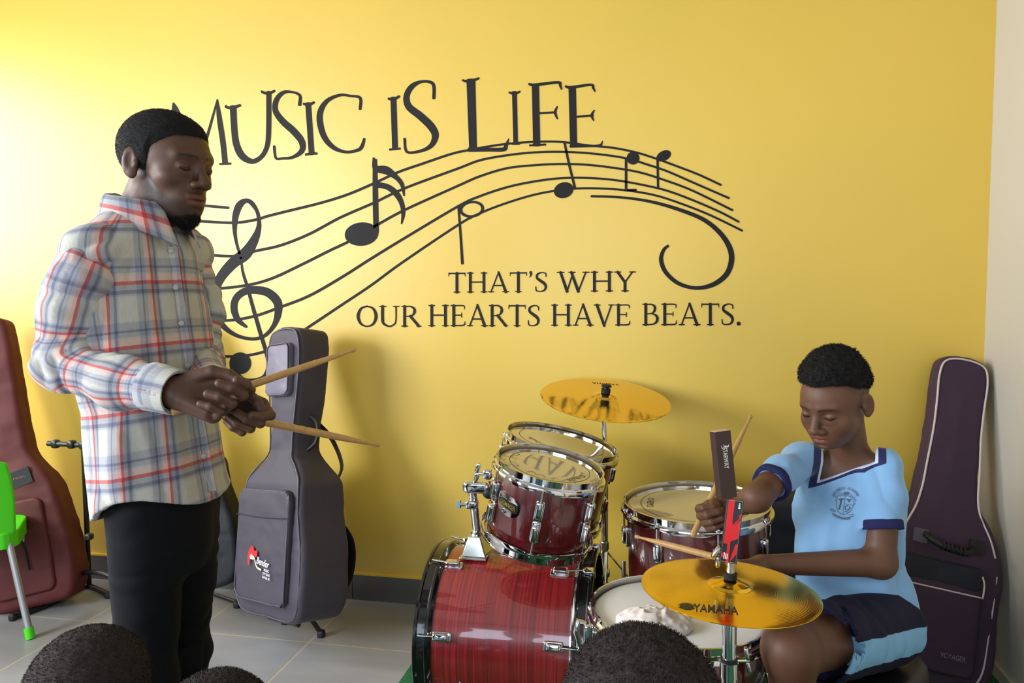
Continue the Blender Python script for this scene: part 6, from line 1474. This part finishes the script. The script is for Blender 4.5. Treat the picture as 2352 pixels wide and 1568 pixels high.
# ============ three children watching, only the tops of their heads reach into the picture
def watcher(px, py, d, sc, yawd, label, th, amp, fr, n, ln, shirtc, seed):
    O = pt(px, py, d); a = math.radians(yawd); F_ = CH_*math.cos(a)+CRh*math.sin(a); L_ = -CRh*math.cos(a)+CH_*math.sin(a)
    h = Head(O, F_*.97-UP*.12, UP, sc, eye=.004, mouth=-.054, chin=-.094); nb = O-UP*.155*sc-F_*.015
    base = .14; hp = np.array([O[0], O[1], 0])-F_*.05+UP*base; tl = nb[2]-hp[2]
    S1 = nb-UP*.055*sc+L_*.135*sc; S2 = nb-UP*.055*sc-L_*.135*sc
    def tor(P, off=0.):
        d = s_ell(P, hp*.5+nb*.5-UP*.02, (.100*sc, .080*sc, tl*.62), np.array([L_, F_, UP]).T); d = smin(d, s_cap(P, S1, S2, .045*sc, .045*sc), .05); d = smin(d, s_ell(P, hp, (.12, .11, .11), np.array([L_, F_, UP]).T), .05); return d-off
    k1, k2 = hp+F_*.22+L_*.085-UP*.06, hp+F_*.22-L_*.085-UP*.06; a1, a2 = hp-F_*.06+L_*.085-UP*(base-.035), hp-F_*.06-L_*.085-UP*(base-.035)
    e1, e2 = S1-UP*.19-L_*.005, S2-UP*.19+L_*.005; w1, w2 = k1+UP*.085-F_*.07, k2+UP*.085-F_*.07
    def body(P):
        d = h(P); d = smin(d, s_cap(P, nb-UP*.03, h.wld((0, -.025, -.03)), .048*sc, .044*sc), .02); d = smin(d, tor(P, -.012), .02)
        for s_, e_, w_, k_, f_ in ((S1, e1, w1, k1, a1), (S2, e2, w2, k2, a2)): d = smin(d, smin(s_cap(P, s_, e_, .032, .028), s_cap(P, e_, w_, .027, .020), .01), .02); d = smin(d, s_ell(P, w_, (.032, .04, .018)), .01); d = smin(d, smin(s_cap(P, hp, k_, .07, .050), s_cap(P, k_-UP*.02, f_, .040, .030), .02), .02)
        return smax(d, .003-P[:, 2], .003)
    lo, hi = bounds([h.wld((0, .1, .14)), h.wld((0, -.1, .1)), S1, S2, k1, k2, a1, a2, hp-F_*.1, O*[1, 1, 0], w1, w2], .075); v, f = sdf_mesh(body, lo, hi, .005, slack=.03)
    gb = vg(v, f); lp, dk = h.attrs(v); gb.att = {'lip': lp*(np.linalg.norm(v-O, axis=1) < .15), 'dark': dk*(np.linalg.norm(v-O, axis=1) < .15)*0, 'nail': dk*0}
    p = obj('person', gb, skinB, None, angle=180, origin=(hp[0], hp[1], 0)); tag(p, label, 'person', 'children watching from the front')
    def sh(P):
        d = tor(P); 
        for s_, e_ in ((S1, e1), (S2, e2)): d = smin(d, s_cap(P, s_, s_*.4+e_*.6, .045*sc, .044*sc), .02)
        return smax(smax(d, (P-nb)@UP+.02, .004), hp[2]-.01-P[:, 2], .004)
    v, f = sdf_mesh(sh, lo, hi, .007, slack=.03); obj('shirt', vg(v, f), mat('plain '+shirtc+' jersey', dict(blue=(134, 182, 224)).get(shirtc), .8, sheen=.2), p, angle=180)
    def shp_(P):
        d = s_ell(P, hp, (.13, .125, .12), np.array([L_, F_, UP]).T)
        for k_ in (k1, k2): d = smin(d, s_cap(P, hp, hp*.3+k_*.7, .082, .070), .02)
        return smax(smax(d, P[:, 2]-hp[2]-.03, .004), .006-P[:, 2], .004)
    v, f = sdf_mesh(shp_, lo, hi, .008, slack=.03); obj('shorts', vg(v, f), mat('navy cloth', (24, 24, 56), .75), p, angle=180)
    ln_ = lambda q: np.interp(q[:, 1], [-.1, -.035, -.015, .01, .045, .065, .08], [-.060, -.050, .0, .036, .060, .066, .070])
    hair_obj('hair', h, p, th, ln_, amp, fr, n, ln, .00028, .0026, seed, mat('brownish black hair', lincol=(.026, .019, .018), rough=.9, spec=.3)); return p
watcher(1474, 1700, .88, .98, 4, 'child seen from behind with thick black hair in front of the snare drum', .020, .0035, 120, 30000, .0045, 'blue', 51)
watcher(208, 1628, 1.20, 1.06, -14, 'child seen from behind with close-cropped hair at the lower left', .010, .0022, 160, 26000, .0032, 'blue', 52)
watcher(495, 1738, 1.03, .93, -6, "child at the bottom edge whose crown just shows beside the man's legs", .010, .0022, 160, 26000, .0032, 'blue', 53)
